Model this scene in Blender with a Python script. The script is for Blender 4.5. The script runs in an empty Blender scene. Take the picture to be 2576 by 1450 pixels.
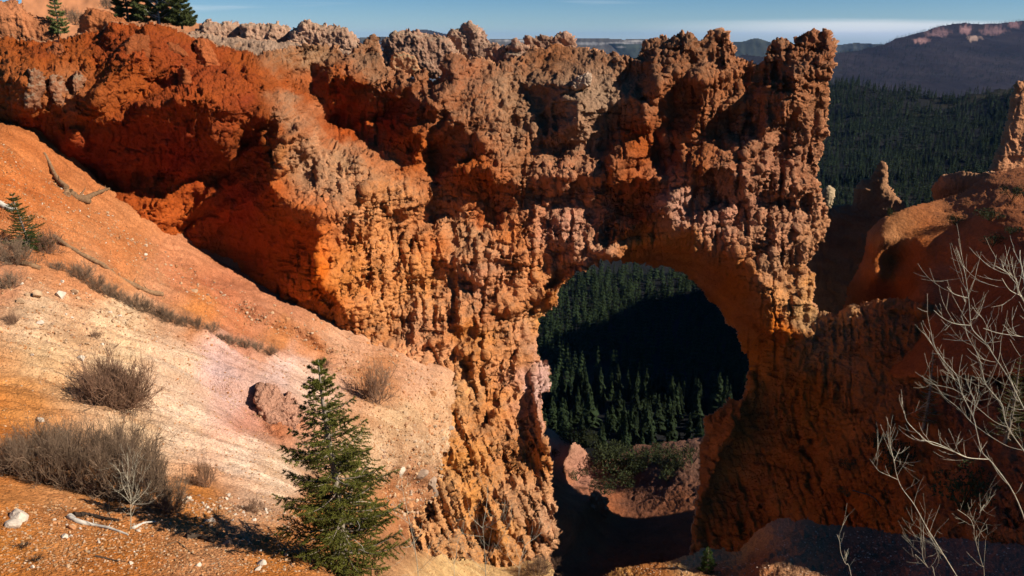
import bpy, math, random
import numpy as np
from mathutils import Vector, Matrix

# ------------------------------------------------------------------ camera, sky, sun, exposure
SC = bpy.context.scene
random.seed(7)
RNG = np.random.default_rng(11)
FPX, CU, CV = 2100.0, 1288.0, 725.0          # focal length and centre of the 2576 x 1450 working frame
PITCH = math.atan((CV - 100.0) / FPX)
CP, SP = math.cos(PITCH), math.sin(PITCH)
cam = bpy.data.cameras.new('camera')
cam.sensor_width = 36.0
cam.lens = 36.0 * FPX / 2576.0
cam.clip_start, cam.clip_end = 0.3, 60000.0
camo = bpy.data.objects.new('camera', cam)
SC.collection.objects.link(camo)
camo.location = (0, 0, 0)
camo.rotation_euler = (math.radians(90) - PITCH, 0, 0)
SC.camera = camo

SUN_AZ, SUN_EL = math.radians(15), math.radians(33)    # azimuth: degrees from due right towards the viewer
SDIR = Vector((math.cos(SUN_AZ) * math.cos(SUN_EL), -math.sin(SUN_AZ) * math.cos(SUN_EL), math.sin(SUN_EL)))
sl = bpy.data.lights.new('sun', 'SUN')
sl.energy, sl.angle, sl.color = 5.0, math.radians(0.5), (1.0, 0.91, 0.78)
so = bpy.data.objects.new('sun', sl)
SC.collection.objects.link(so)
so.rotation_euler = SDIR.to_track_quat('Z', 'Y').to_euler()
so.location = (60, -20, 60)

W = bpy.data.worlds.new('World')
SC.world = W
W.use_nodes = True
nt = W.node_tree
bg = nt.nodes['Background']
sky = nt.nodes.new('ShaderNodeTexSky')
sky.sky_type = 'NISHITA'
sky.sun_disc = False
sky.sun_elevation = SUN_EL
sky.sun_rotation = math.radians(90) + SUN_AZ
sky.altitude = 2400
sky.air_density, sky.dust_density, sky.ozone_density = 0.8, 0.3, 3.0
bg.inputs['Strength'].default_value = 0.05


def wn(t, **kw):
    n = nt.nodes.new(t)
    for k, v in kw.items():
        setattr(n, k, v)
    return n


def wmath(op, a, b=None, c=None, clamp=False):
    n = wn('ShaderNodeMath', operation=op, use_clamp=clamp)
    for i, x in enumerate((a, b, c)):
        if x is None:
            continue
        if isinstance(x, (int, float)):
            n.inputs[i].default_value = x
        else:
            nt.links.new(x, n.inputs[i])
    return n.outputs[0]


def wsmooth(x, lo, hi):
    n = wn('ShaderNodeMapRange', interpolation_type='SMOOTHSTEP')
    nt.links.new(x, n.inputs['Value'])
    n.inputs['From Min'].default_value, n.inputs['From Max'].default_value = lo, hi
    return n.outputs[0]


# thin streaks of high cloud: a band low over the horizon on the right and faint wisps higher up
tc = wn('ShaderNodeTexCoord')
sep = wn('ShaderNodeSeparateXYZ')
nt.links.new(tc.outputs['Generated'], sep.inputs[0])
el = wmath('DIVIDE', sep.outputs[2], wmath('MAXIMUM', sep.outputs[1], 0.05))
az = wmath('DIVIDE', sep.outputs[0], wmath('MAXIMUM', sep.outputs[1], 0.05))
cmb = wn('ShaderNodeCombineXYZ')
nt.links.new(wmath('MULTIPLY', az, 3.0), cmb.inputs[0])
nt.links.new(wmath('MULTIPLY', el, 70.0), cmb.inputs[1])
ns = wn('ShaderNodeTexNoise')
ns.inputs['Scale'].default_value, ns.inputs['Detail'].default_value = 1.0, 5.0
nt.links.new(cmb.outputs[0], ns.inputs['Vector'])
wob = wmath('MULTIPLY', wmath('SUBTRACT', ns.outputs[0], 0.5), 0.012)
elw = wmath('ADD', el, wob)
band = wmath('MULTIPLY', wsmooth(elw, -0.006, 0.013), wmath('SUBTRACT', 1.0, wsmooth(elw, 0.015, 0.023)))
band = wmath('MULTIPLY', band, wsmooth(az, 0.10, 0.40))
wisp = wmath('MULTIPLY', wmath('MULTIPLY', wsmooth(elw, 0.026, 0.034), wmath('SUBTRACT', 1.0, wsmooth(elw, 0.040, 0.052))), wsmooth(ns.outputs[0], 0.52, 0.75))
wisp = wmath('MULTIPLY', wisp, wmath('SUBTRACT', 1.0, wsmooth(az, 0.0, 0.25)))
amt = wmath('ADD', wmath('MULTIPLY', band, 0.6), wmath('MULTIPLY', wisp, 0.35), clamp=True)
mixc = wn('ShaderNodeMix', data_type='RGBA')
nt.links.new(amt, mixc.inputs[0])
hs = wn('ShaderNodeHueSaturation')
hs.inputs['Saturation'].default_value = 1.4
nt.links.new(sky.outputs[0], hs.inputs['Color'])
nt.links.new(hs.outputs[0], mixc.inputs[6])
mixc.inputs[7].default_value = (12.6, 12.4, 12.2, 1)
nt.links.new(mixc.outputs[2], bg.inputs['Color'])

vs = SC.view_settings
vs.view_transform, vs.look, vs.exposure, vs.gamma, vs.use_curve_mapping = 'Standard', 'None', 0.7, 1.0, False
SC.render.engine = 'CYCLES'
SC.cycles.max_bounces = 5
SC.cycles.diffuse_bounces = 1
SC.cycles.volume_bounces = 0
SC.cycles.use_denoising = True

# ------------------------------------------------------------------ numeric helpers
f32 = np.float32


def _h(ix, iy, iz, seed):
    h = (ix.astype(np.int64) * 374761393 + iy.astype(np.int64) * 668265263 + iz.astype(np.int64) * 2147483647 + seed * 1274126177) & 0xffffffff
    h = ((h ^ (h >> 13)) * 1274126177) & 0xffffffff
    h = ((h ^ (h >> 16)) * 2246822519) & 0xffffffff
    return h ^ (h >> 15)


def perlin(p, seed=0):
    p = np.asarray(p, dtype=np.float64)
    i = np.floor(p)
    f = p - i
    ix, iy, iz = i[..., 0], i[..., 1], i[..., 2]
    w = f * f * f * (f * (f * 6 - 15) + 10)
    out = np.zeros(p.shape[:-1])
    for dx in (0, 1):
        for dy in (0, 1):
            for dz in (0, 1):
                h = _h(ix + dx, iy + dy, iz + dz, seed)
                g = (((h & 1023) / 511.5 - 1) * (f[..., 0] - dx) + (((h >> 10) & 1023) / 511.5 - 1) * (f[..., 1] - dy)
                     + (((h >> 20) & 1023) / 511.5 - 1) * (f[..., 2] - dz))
                wt = (w[..., 0] if dx else 1 - w[..., 0]) * (w[..., 1] if dy else 1 - w[..., 1]) * (w[..., 2] if dz else 1 - w[..., 2])
                out += g * wt
    return out * 1.3


def fbm(p, octv=4, seed=0, gain=0.5):
    s, a = 0.0, 1.0
    p = np.asarray(p, dtype=np.float64)
    for k in range(octv):
        s = s + a * perlin(p, seed + k)
        p = p * 2.03
        a *= gain
    return s


def worley(p, seed=0):
    p = np.asarray(p, dtype=np.float64)
    i = np.floor(p)
    f1 = np.full(p.shape[:-1], 9.0)
    f2 = np.full(p.shape[:-1], 9.0)
    for dx in (-1, 0, 1):
        for dy in (-1, 0, 1):
            for dz in (-1, 0, 1):
                cx, cy, cz = i[..., 0] + dx, i[..., 1] + dy, i[..., 2] + dz
                h = _h(cx, cy, cz, seed)
                d = ((cx + (h & 1023) / 1023 - p[..., 0]) ** 2 + (cy + ((h >> 10) & 1023) / 1023 - p[..., 1]) ** 2
                     + (cz + ((h >> 20) & 1023) / 1023 - p[..., 2]) ** 2)
                f2 = np.minimum(f2, np.maximum(f1, d))
                f1 = np.minimum(f1, d)
    return np.sqrt(f1), np.sqrt(f2)


# offsets of the close-up views in which coordinates were read off
ZO = {'A': (0, 0), 'B': (817.6, 0), 'C': (1695.6, 0), 'D': (0, 471.7), 'E': (0, 946.5), 'F': (817.6, 440.3),
      'G': (817.6, 946.5), 'H': (1695.6, 471.7), 'K': (1695.6, 946.5)}


def zc(k, pts):
    if k == 'M':
        return [(858.5 + x * .5896, 188.7 + y * .5896) for x, y in pts]
    ox, oy = ZO[k]
    return [(x / 2.883 + ox, y / 2.883 + oy) for x, y in pts]


def unproj(u, v, Y):
    xc, yc = (np.asarray(u) - CU) / FPX, (CV - np.asarray(v)) / FPX
    dy = CP + yc * SP
    return np.stack([xc * Y / dy, Y + 0 * xc, (-SP + yc * CP) * Y / dy], -1)


def pt(u, v, Y):
    return Vector([float(c) for c in unproj(u, v, Y)])


def tps(ctrl, U, V):
    c = np.array(ctrl, float)
    s = 500.0
    x = c[:, :2] / s
    val = 100.0 / c[:, 2]
    n = len(c)

    def k(r2):
        return np.where(r2 > 1e-12, 0.5 * r2 * np.log(np.maximum(r2, 1e-12)), 0)
    A = np.zeros((n + 3, n + 3))
    A[:n, :n] = k(((x[:, None] - x[None]) ** 2).sum(-1)) + np.eye(n) * 2e-3
    A[:n, n] = 1
    A[:n, n + 1:] = x
    A[n:, :n] = A[:n, n:].T
    w = np.linalg.solve(A, np.concatenate([val, [0, 0, 0]]))
    q = np.stack([U.ravel(), V.ravel()], -1) / s
    out = np.empty(len(q))
    for a in range(0, len(q), 20000):
        b = q[a:a + 20000]
        out[a:a + 20000] = k(((b[:, None] - x[None]) ** 2).sum(-1)) @ w[:n] + w[n] + b @ w[n + 1:]
    return 100.0 / np.clip(out.reshape(U.shape), 0.02, 20)


def resize(a, H, Wd):
    h, w = a.shape[:2]
    y = np.linspace(0, h - 1, H)
    x = np.linspace(0, w - 1, Wd)
    y0 = np.minimum(y.astype(int), h - 2)
    x0 = np.minimum(x.astype(int), w - 2)
    fy, fx = (y - y0)[:, None], (x - x0)[None]
    if a.ndim == 3:
        fy, fx = fy[..., None], fx[..., None]
    r0 = a[y0][:, x0] * (1 - fx) + a[y0][:, x0 + 1] * fx
    r1 = a[y0 + 1][:, x0] * (1 - fx) + a[y0 + 1][:, x0 + 1] * fx
    return r0 * (1 - fy) + r1 * fy


def inpoly(poly, U, V):
    r = np.zeros(U.shape, bool)
    n = len(poly)
    for i in range(n):
        x1, y1 = poly[i]
        x2, y2 = poly[(i + 1) % n]
        if y1 == y2:
            continue
        c = (V >= min(y1, y2)) & (V < max(y1, y2))
        r ^= c & (U < (x2 - x1) * (V - y1) / (y2 - y1) + x1)
    return r


def polysdf(poly, U, V):
    d = np.full(U.shape, 1e9)
    n = len(poly)
    for i in range(n):
        ax, ay = poly[i]
        bx, by = poly[(i + 1) % n]
        ex, ey = bx - ax, by - ay
        t = np.clip(((U - ax) * ex + (V - ay) * ey) / max(ex * ex + ey * ey, 1e-9), 0, 1)
        d = np.minimum(d, (U - ax - t * ex) ** 2 + (V - ay - t * ey) ** 2)
    d = np.sqrt(d)
    return np.where(inpoly(poly, U, V), d, -d)


def idw(ctrl, U, V, power=3.0, soft=25.0):
    num, den = 0, 0
    for c in ctrl:
        w = 1.0 / ((U - c[0]) ** 2 + (V - c[1]) ** 2 + soft * soft) ** (power / 2)
        num = num + w[..., None] * np.array(c[2:], float)
        den = den + w
    return num / den[..., None]


def grid(u0, u1, v0, v1, step):
    nu, nv = int((u1 - u0) / step) + 1, int((v1 - v0) / step) + 1
    return np.meshgrid(np.linspace(u0, u1, nu), np.linspace(v0, v1, nv))


def blur(a, n=1):
    for _ in range(n):
        p = np.pad(a, 1, mode='edge')
        a = (p[:-2, 1:-1] + p[2:, 1:-1] + p[1:-1, :-2] + p[1:-1, 2:] + 4 * p[1:-1, 1:-1]) / 8
    return a


def sfs(D0, step, shade, lit=0.12, dark=-0.6, ell=9.0, wl=0.25, nu=0.03, iters=250, bright=None, tb=0.6, free=None):
    """depth relief whose facets turn towards or away from the sun where the picture is lit or shaded"""
    h = step * D0 / FPX / 0.95
    sx, sz = SDIR.x, SDIR.z
    sn = math.hypot(sx, sz)
    sx, sz = sx / sn, sz / sn

    def A(r):
        gx = np.zeros_like(r)
        gz = np.zeros_like(r)
        gx[:, :-1] = (r[:, 1:] - r[:, :-1])
        gz[:-1] = (r[:-1] - r[1:])
        return gx / h, gz / h

    def AT(gx, gz):
        gx, gz = gx / h, gz / h
        o = np.zeros_like(gx)
        o[:, 1:] += gx[:, :-1]
        o[:, :-1] -= gx[:, :-1]
        o[:-1] += gz[:-1]
        o[1:] -= gz[:-1]
        return o
    g0x, g0z = A(D0)
    B = 0 if bright is None else bright
    T = lit + (dark - lit) * shade + (tb - lit) * B - (sx * g0x + sz * g0z)
    T = np.clip(T, -2.6, 1.6)
    w = wl + (1 - wl) * shade + (.8 - wl) * B
    if free is not None:
        w = w * (1 - .97 * free)
    mu = 1 / ell ** 2

    def op(r):
        gx, gz = A(r)
        q = w * (sx * gx + sz * gz)
        return AT(sx * q + nu * gx, sz * q + nu * gz) + mu * r
    b = AT(sx * w * T, sz * w * T)
    x = np.zeros_like(D0)
    r = b - op(x)
    p = r.copy()
    rs = (r * r).sum()
    for _ in range(iters):
        q = op(p)
        a = rs / (p * q).sum()
        x += a * p
        r -= a * q
        rn = (r * r).sum()
        if rn < 1e-8:
            break
        p = r + rn / rs * p
        rs = rn
    return x


def normals(P):
    du = np.gradient(P, axis=1)
    dv = np.gradient(P, axis=0)
    n = np.cross(dv, du)
    n /= np.maximum(np.linalg.norm(n, axis=-1, keepdims=True), 1e-9)
    flip = (n * P).sum(-1) > 0
    n[flip] *= -1
    return n


def bulge(f1, k=0.95):
    return np.sqrt(np.clip(1 - (f1 / k) ** 2, 0, 1))


def facets(p, seed=0):
    """broken rock: cells whose faces are flat, each tilted its own way"""
    p = np.asarray(p, dtype=np.float64)
    i = np.floor(p)
    best = np.full(p.shape[:-1], 9.0)
    out = np.zeros(p.shape[:-1])
    for dx in (-1, 0, 1):
        for dy in (-1, 0, 1):
            for dz in (-1, 0, 1):
                c = i + np.array([dx, dy, dz])
                h = _h(c[..., 0], c[..., 1], c[..., 2], seed)
                v = p - c - np.stack([(h & 1023) / 1023, ((h >> 10) & 1023) / 1023, ((h >> 20) & 1023) / 1023], -1)
                d = (v * v).sum(-1)
                h2 = (h * 2654435761) & 0xffffffff
                t = (((h2 & 255) / 127.5 - 1) * v[..., 0] + (((h2 >> 8) & 255) / 127.5 - 1) * v[..., 1] * .6 + (((h2 >> 16) & 255) / 127.5 - 1) * v[..., 2] * .8 + ((h2 >> 24) / 127.5 - 1) * .18)
                k = d < best
                out = np.where(k, t, out)
                best = np.where(k, d, best)
    return out


def cellrand(p, seed=0):
    """one random value per cell"""
    i = np.floor(p)
    best = np.full(p.shape[:-1], 9.0)
    out = np.zeros(p.shape[:-1])
    for dx in (-1, 0, 1):
        for dy in (-1, 0, 1):
            cx, cy = i[..., 0] + dx, i[..., 1] + dy
            h = _h(cx, cy, 0 * cx, seed)
            d = (cx + (h & 1023) / 1023 - p[..., 0]) ** 2 + (cy + ((h >> 10) & 1023) / 1023 - p[..., 1]) ** 2
            k = d < best
            out = np.where(k, ((h * 2654435761) >> 7 & 1023) / 511.5 - 1, out)
            best = np.where(k, d, best)
    return out


def ridged(p, octv=5, seed=0, gain=0.55):
    """sharp crested fractal, mean near zero"""
    t, a, n = 0.0, 1.0, 0.0
    p = np.asarray(p, dtype=np.float64)
    for k in range(octv):
        t = t + a * (1 - np.abs(perlin(p, seed + k)) * 2.6)
        n += a
        p = p * 2.07 + 3.7
        a *= gain
    return t / n - 0.42


def layers(S, zz, thick, seed):
    """beds that stick out by different amounts, each varying along its length, with thin steps between"""
    q = zz / thick
    i = np.floor(q)
    f = q - i
    t = np.clip((f - 0.86) / 0.14, 0, 1)
    t = t * t * (3 - 2 * t)

    def bed(k):
        return perlin(np.stack([S[..., 0] * .16 / thick ** .5 + k * 7.31, S[..., 1] * .16 / thick ** .5, k * 3.77], -1), seed)
    return bed(i) * (1 - t) + bed(i + 1) * t


def rock_noise(P, rough, scale=1.0, seed=0, fl=0.25):
    """outward displacement in metres of weathered rock: beds, joints, runoff flutes and broken edges of many sizes"""
    S = P / scale
    warp = np.stack([fbm(S / 3.2, 3, seed + 50), fbm(S / 3.2, 3, seed + 60), fbm(S / 3.2, 3, seed + 70)], -1)
    Q = S + warp * 0.9
    QF = S + warp * np.array([.22, .22, 1.0]) + np.array([.0, .0, .0])
    crag = ridged(Q * np.array([1, 1, .8]) / 4.2, 6, seed, .58)
    flute = np.abs(perlin(QF * np.array([0.55, 0.55, 0.05]), seed + 7)) * 2.6 - .6
    flute2 = np.abs(perlin(QF * np.array([1.5, 1.5, 0.14]), seed + 8)) * 2.6 - .6
    flute3 = np.abs(perlin(QF * np.array([3.9, 3.9, 0.40]), seed + 18)) * 2.6 - .6
    zz = S[..., 2] + 1.1 * fbm(S / np.array([11, 11, 5]), 3, seed + 9) + .05 * S[..., 0]
    beds = layers(S, zz, 2.3, seed + 10)
    beds2 = layers(S, zz + .25 * warp[..., 0], 0.8, seed + 11)
    m1 = np.clip(0.55 + 1.3 * fbm(S / 5.0, 2, seed + 15), 0, 1)
    m2 = np.clip(0.5 + 1.5 * fbm(S / 2.4, 2, seed + 17), 0, 1)
    g1, g2 = worley(Q * np.array([1, 1, 0.8]) / 1.5, seed + 12)
    h1, h2 = worley(Q / 0.6, seed + 13)
    joint = np.clip((g2 - g1) / 0.10, 0, 1) - 1
    fine = ridged(S / 0.55, 3, seed + 14, .6)
    fa = facets(Q * np.array([1, 1, .55]) / 4.0, seed + 81)
    fb = facets(Q * np.array([1, 1, .65]) / 1.6, seed + 82)
    fc = facets(Q * np.array([1, 1, .8]) / .7, seed + 83)
    d = ((.12 + .26 * np.minimum(rough, 1.3)) * crag + (.22 + .3 * np.minimum(rough + .5 * fl, 1)) * fa + (.08 + .2 * np.minimum(rough + .4 * fl, 1)) * fb + (.06 + .2 * np.minimum(rough + .4 * fl, 1)) * fc + np.maximum(.36 - .2 * fl, .10) * beds * 1.6 + np.maximum(.24 - .1 * fl, .06) * beds2 * 1.6 * m1
         + (0.06 + 0.34 * fl) * flute + (0.03 + 0.17 * fl) * flute2 + (0.02 + 0.10 * fl) * flute3
         + rough * (0.16 * m1 * m2 * (bulge(g1) - 0.6) + 0.10 * joint * m2 + 0.05 * m2 * (bulge(h1) - 0.6)) + (0.05 + 0.15 * rough) * fine)
    return d * scale


# ------------------------------------------------------------------ object helpers
def link(o, parent=None):
    SC.collection.objects.link(o)
    if parent is not None:
        o.parent = parent
    return o


def tag(o, label=None, cat=None, group=None, kind=None):
    if label:
        o['label'] = label
    if cat:
        o['category'] = cat
    if group:
        o['group'] = group
    if kind:
        o['kind'] = kind
    return o


def mk_mesh(name, v, f, col=None, smooth=True, mat=None, matidx=None):
    v = np.asarray(v, dtype=f32)
    me = bpy.data.meshes.new(name)
    fl = [np.asarray(x, dtype=np.int32) for x in (f if isinstance(f, (list, tuple)) else [f]) if len(x)]
    tot = [len(x) for x in fl]
    loops = np.concatenate([x.ravel() for x in fl])
    cnt = np.concatenate([np.full(len(x), x.shape[1], np.int32) for x in fl])
    st = np.concatenate([[0], np.cumsum(cnt)[:-1]]).astype(np.int32)
    me.vertices.add(len(v))
    me.vertices.foreach_set('co', v.ravel())
    me.loops.add(len(loops))
    me.loops.foreach_set('vertex_index', loops)
    me.polygons.add(sum(tot))
    me.polygons.foreach_set('loop_start', st)
    me.polygons.foreach_set('use_smooth', np.full(sum(tot), smooth))
    if matidx is not None:
        me.polygons.foreach_set('material_index', np.asarray(matidx, np.int32))
    if col is not None:
        a = me.attributes.new('Col', 'FLOAT_COLOR', 'POINT')
        c = np.ones((len(v), 4), f32)
        c[:, :3] = col
        a.data.foreach_set('color', c.ravel())
    for m in (mat if isinstance(mat, (list, tuple)) else [mat]):
        if m is not None:
            me.materials.append(m)
    me.update()
    me.validate()
    return me


def mk_obj(name, v, f, mat, col=None, parent=None, base=None, smooth=True):
    v = np.asarray(v, float)
    b = np.array([0, 0, 0.0]) if base is None else np.array(base, float)
    o = bpy.data.objects.new(name, mk_mesh(name, v - b, f, col, smooth, mat))
    if parent is None:
        o.location = b
    return link(o, parent)


def empty(name, loc, rz=0.0):
    o = bpy.data.objects.new(name, None)
    o.location = loc
    o.rotation_euler = (0, 0, rz)
    o.empty_display_size = 0.5
    return link(o)


def copy_tree(o):
    c = o.copy()
    SC.collection.objects.link(c)
    for ch in o.children:
        d = ch.copy()
        SC.collection.objects.link(d)
        d.parent = c
        for g in ch.children:
            e = g.copy()
            SC.collection.objects.link(e)
            e.parent = d
    return c


class MB:
    """collects tubes, blades and stones of one part"""

    def __init__(s):
        s.v, s.f3, s.f4, s.c, s.n = [], [], [], [], 0

    def add(s, v, f3=None, f4=None, col=None):
        v = np.asarray(v, float)
        if f3 is not None and len(f3):
            s.f3.append(np.asarray(f3) + s.n)
        if f4 is not None and len(f4):
            s.f4.append(np.asarray(f4) + s.n)
        s.v.append(v)
        if col is not None:
            s.c.append(np.broadcast_to(np.asarray(col, float), (len(v), 3)))
        s.n += len(v)

    def tube(s, pts, rad, sides=4, col=None):
        p = np.asarray(pts, float)
        n = len(p)
        r = np.broadcast_to(np.asarray(rad, float), (n,))
        t = np.gradient(p, axis=0)
        t /= np.maximum(np.linalg.norm(t, axis=1, keepdims=True), 1e-9)
        ref = np.array([0.31, 0.2, 0.93]) if abs(t[0, 2]) < 0.8 else np.array([0.93, 0.3, 0.1])
        a = np.cross(t, ref)
        a /= np.maximum(np.linalg.norm(a, axis=1, keepdims=True), 1e-9)
        b = np.cross(t, a)
        th = np.arange(sides) * 2 * math.pi / sides
        ring = p[:, None] + r[:, None, None] * (np.cos(th)[None, :, None] * a[:, None] + np.sin(th)[None, :, None] * b[:, None])
        i = np.arange(n - 1)[:, None] * sides
        j = np.arange(sides)[None]
        k = (j + 1) % sides
        q = np.stack([i + j, i + k, i + sides + k, i + sides + j], -1).reshape(-1, 4)
        s.add(ring.reshape(-1, 3), f4=q, col=col)

    def mesh(s, name, mat, smooth=True):
        fs = []
        if s.f3:
            fs.append(np.concatenate(s.f3))
        if s.f4:
            fs.append(np.concatenate(s.f4))
        return mk_mesh(name, np.concatenate(s.v), fs, np.concatenate(s.c) if s.c else None, smooth, mat)

    def obj(s, name, mat, parent=None, loc=None, smooth=True):
        o = bpy.data.objects.new(name, s.mesh(name, mat, smooth))
        if loc is not None:
            o.location = loc
        return link(o, parent)


# ------------------------------------------------------------------ materials
def mat_new(name, rough=0.95, spec=0.1):
    m = bpy.data.materials.new(name)
    m.use_nodes = True
    b = m.node_tree.nodes['Principled BSDF']
    b.inputs['Roughness'].default_value = rough
    b.inputs['Specular IOR Level'].default_value = spec
    return m, m.node_tree, b


def noise_node(t, scale, detail=4, vec=None, rough=0.6):
    n = t.nodes.new('ShaderNodeTexNoise')
    n.inputs['Scale'].default_value = scale
    n.inputs['Detail'].default_value = detail
    n.inputs['Roughness'].default_value = rough
    if vec is not None:
        t.links.new(vec, n.inputs['Vector'])
    return n.outputs[0]


def mrange(t, x, a, b, c, d):
    n = t.nodes.new('ShaderNodeMapRange')
    t.links.new(x, n.inputs['Value'])
    for k, v in zip(('From Min', 'From Max', 'To Min', 'To Max'), (a, b, c, d)):
        n.inputs[k].default_value = v
    return n.outputs[0]


def mul_color(t, col, fac):
    n = t.nodes.new('ShaderNodeVectorMath')
    n.operation = 'SCALE'
    t.links.new(col, n.inputs[0])
    t.links.new(fac, n.inputs['Scale'])
    return n.outputs[0]


def m_math(t, op, a, b):
    n = t.nodes.new('ShaderNodeMath')
    n.operation = op
    for i, x in enumerate((a, b)):
        if isinstance(x, (int, float)):
            n.inputs[i].default_value = x
        else:
            t.links.new(x, n.inputs[i])
    return n.outputs[0]


def col_mat(name, s1, s2, bumps, var=(0.75, 1.25), rough=0.95, spec=0.08, speck=None):
    """the vertex colour (the rock's own colour) broken up by two scales of noise, with bump"""
    m, t, b = mat_new(name, rough, spec)
    at = t.nodes.new('ShaderNodeAttribute')
    at.attribute_name = 'Col'
    geo = t.nodes.new('ShaderNodeNewGeometry')
    pos = geo.outputs['Position']
    n1 = noise_node(t, s1, 5, pos)
    n2 = noise_node(t, s2, 6, pos, 0.7)
    fac = m_math(t, 'MULTIPLY', mrange(t, n1, 0.3, 0.7, var[0], var[1]), mrange(t, n2, 0.3, 0.7, var[0], var[1]))
    c = mul_color(t, at.outputs['Color'], fac)
    if speck:
        vor = t.nodes.new('ShaderNodeTexVoronoi')
        vor.inputs['Scale'].default_value = speck
        t.links.new(pos, vor.inputs['Vector'])
        sp = t.nodes.new('ShaderNodeSeparateColor')
        t.links.new(vor.outputs['Color'], sp.inputs[0])
        c = mul_color(t, c, mrange(t, sp.outputs[0], 0, 1, 0.78, 1.22))
    t.links.new(c, b.inputs['Base Color'])
    prev = None
    for sc_, dist, kind in bumps:
        if kind == 'v':
            vor = t.nodes.new('ShaderNodeTexVoronoi')
            vor.inputs['Scale'].default_value = sc_
            t.links.new(pos, vor.inputs['Vector'])
            hgt = m_math(t, 'SUBTRACT', 1.0, vor.outputs['Distance'])
        else:
            hgt = noise_node(t, sc_, 6, pos, 0.65)
        bp = t.nodes.new('ShaderNodeBump')
        bp.inputs['Distance'].default_value = dist
        bp.inputs['Strength'].default_value = 1.0
        t.links.new(hgt, bp.inputs['Height'])
        if prev is not None:
            t.links.new(prev, bp.inputs['Normal'])
        prev = bp.outputs[0]
    if prev is not None:
        t.links.new(prev, b.inputs['Normal'])
    return m


M_ROCK = col_mat('weathered_rock', 0.35, 2.6, [(1.4, 0.5, 'n'), (4.5, 0.14, 'n')], (0.8, 1.2))
M_SOIL = col_mat('stony_soil', 0.30, 3.0, [(2.5, 0.10, 'n'), (9.0, 0.05, 'v'), (22.0, 0.02, 'v')], (0.86, 1.14), speck=11.0)
M_STONE = col_mat('loose_stone', 1.5, 9.0, [(14.0, 0.03, 'n')], (0.85, 1.15))
M_FAR = col_mat('far_ground', 0.004, 0.03, [], (0.8, 1.2))


def plain_mat(name, col, var=0.25, scale=4.0, rough=0.9, spec=0.1, trans=0.0, bump=None):
    m, t, b = mat_new(name, rough, spec)
    geo = t.nodes.new('ShaderNodeNewGeometry')
    oi = t.nodes.new('ShaderNodeObjectInfo')
    n = noise_node(t, scale, 4, geo.outputs['Position'])
    f = m_math(t, 'MULTIPLY', mrange(t, n, 0.3, 0.7, 1 - var, 1 + var), mrange(t, oi.outputs['Random'], 0, 1, 1 - var * 0.7, 1 + var * 0.7))
    rgb = t.nodes.new('ShaderNodeRGB')
    rgb.outputs[0].default_value = (*col, 1)
    c = mul_color(t, rgb.outputs[0], f)
    t.links.new(c, b.inputs['Base Color'])
    if bump:
        bp = t.nodes.new('ShaderNodeBump')
        bp.inputs['Distance'].default_value = bump[1]
        t.links.new(noise_node(t, bump[0], 5, geo.outputs['Position']), bp.inputs['Height'])
        t.links.new(bp.outputs[0], b.inputs['Normal'])
    return m


M_NEEDLE_FAR = plain_mat('sunlit_pine_needles', (0.11, 0.125, 0.04), 0.4, 2.0)
M_NEEDLE = plain_mat('green_needles', (0.088, 0.088, 0.016), 0.45, 5.0)
M_NEEDLE_Y = plain_mat('young_needles', (0.05, 0.078, 0.016), 0.35, 6.0)
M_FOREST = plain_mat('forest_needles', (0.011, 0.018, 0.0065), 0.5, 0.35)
M_BARK = plain_mat('grey_bark', (0.26, 0.21, 0.16), 0.3, 8.0, bump=(20, 0.02))
M_ASPEN = plain_mat('pale_aspen_bark', (0.38, 0.34, 0.25), 0.4, 9.0)
M_TWIG = plain_mat('grey_twigs', (0.20, 0.132, 0.085), 0.4, 3.0)
M_TWIG_R = plain_mat('reddish_twigs', (0.20, 0.115, 0.072), 0.35, 3.0)
M_TWIG_D = plain_mat('dark_twigs', (0.05, 0.035, 0.025), 0.3, 3.0)
M_DEADW = plain_mat('weathered_dead_wood', (0.20, 0.115, 0.06), 0.4, 5.0, bump=(12, 0.05))
M_SNAG = plain_mat('bleached_wood', (0.45, 0.41, 0.35), 0.25, 5.0)
M_LEAF = plain_mat('dull_green_leaves', (0.035, 0.042, 0.016), 0.4, 2.0)


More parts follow.
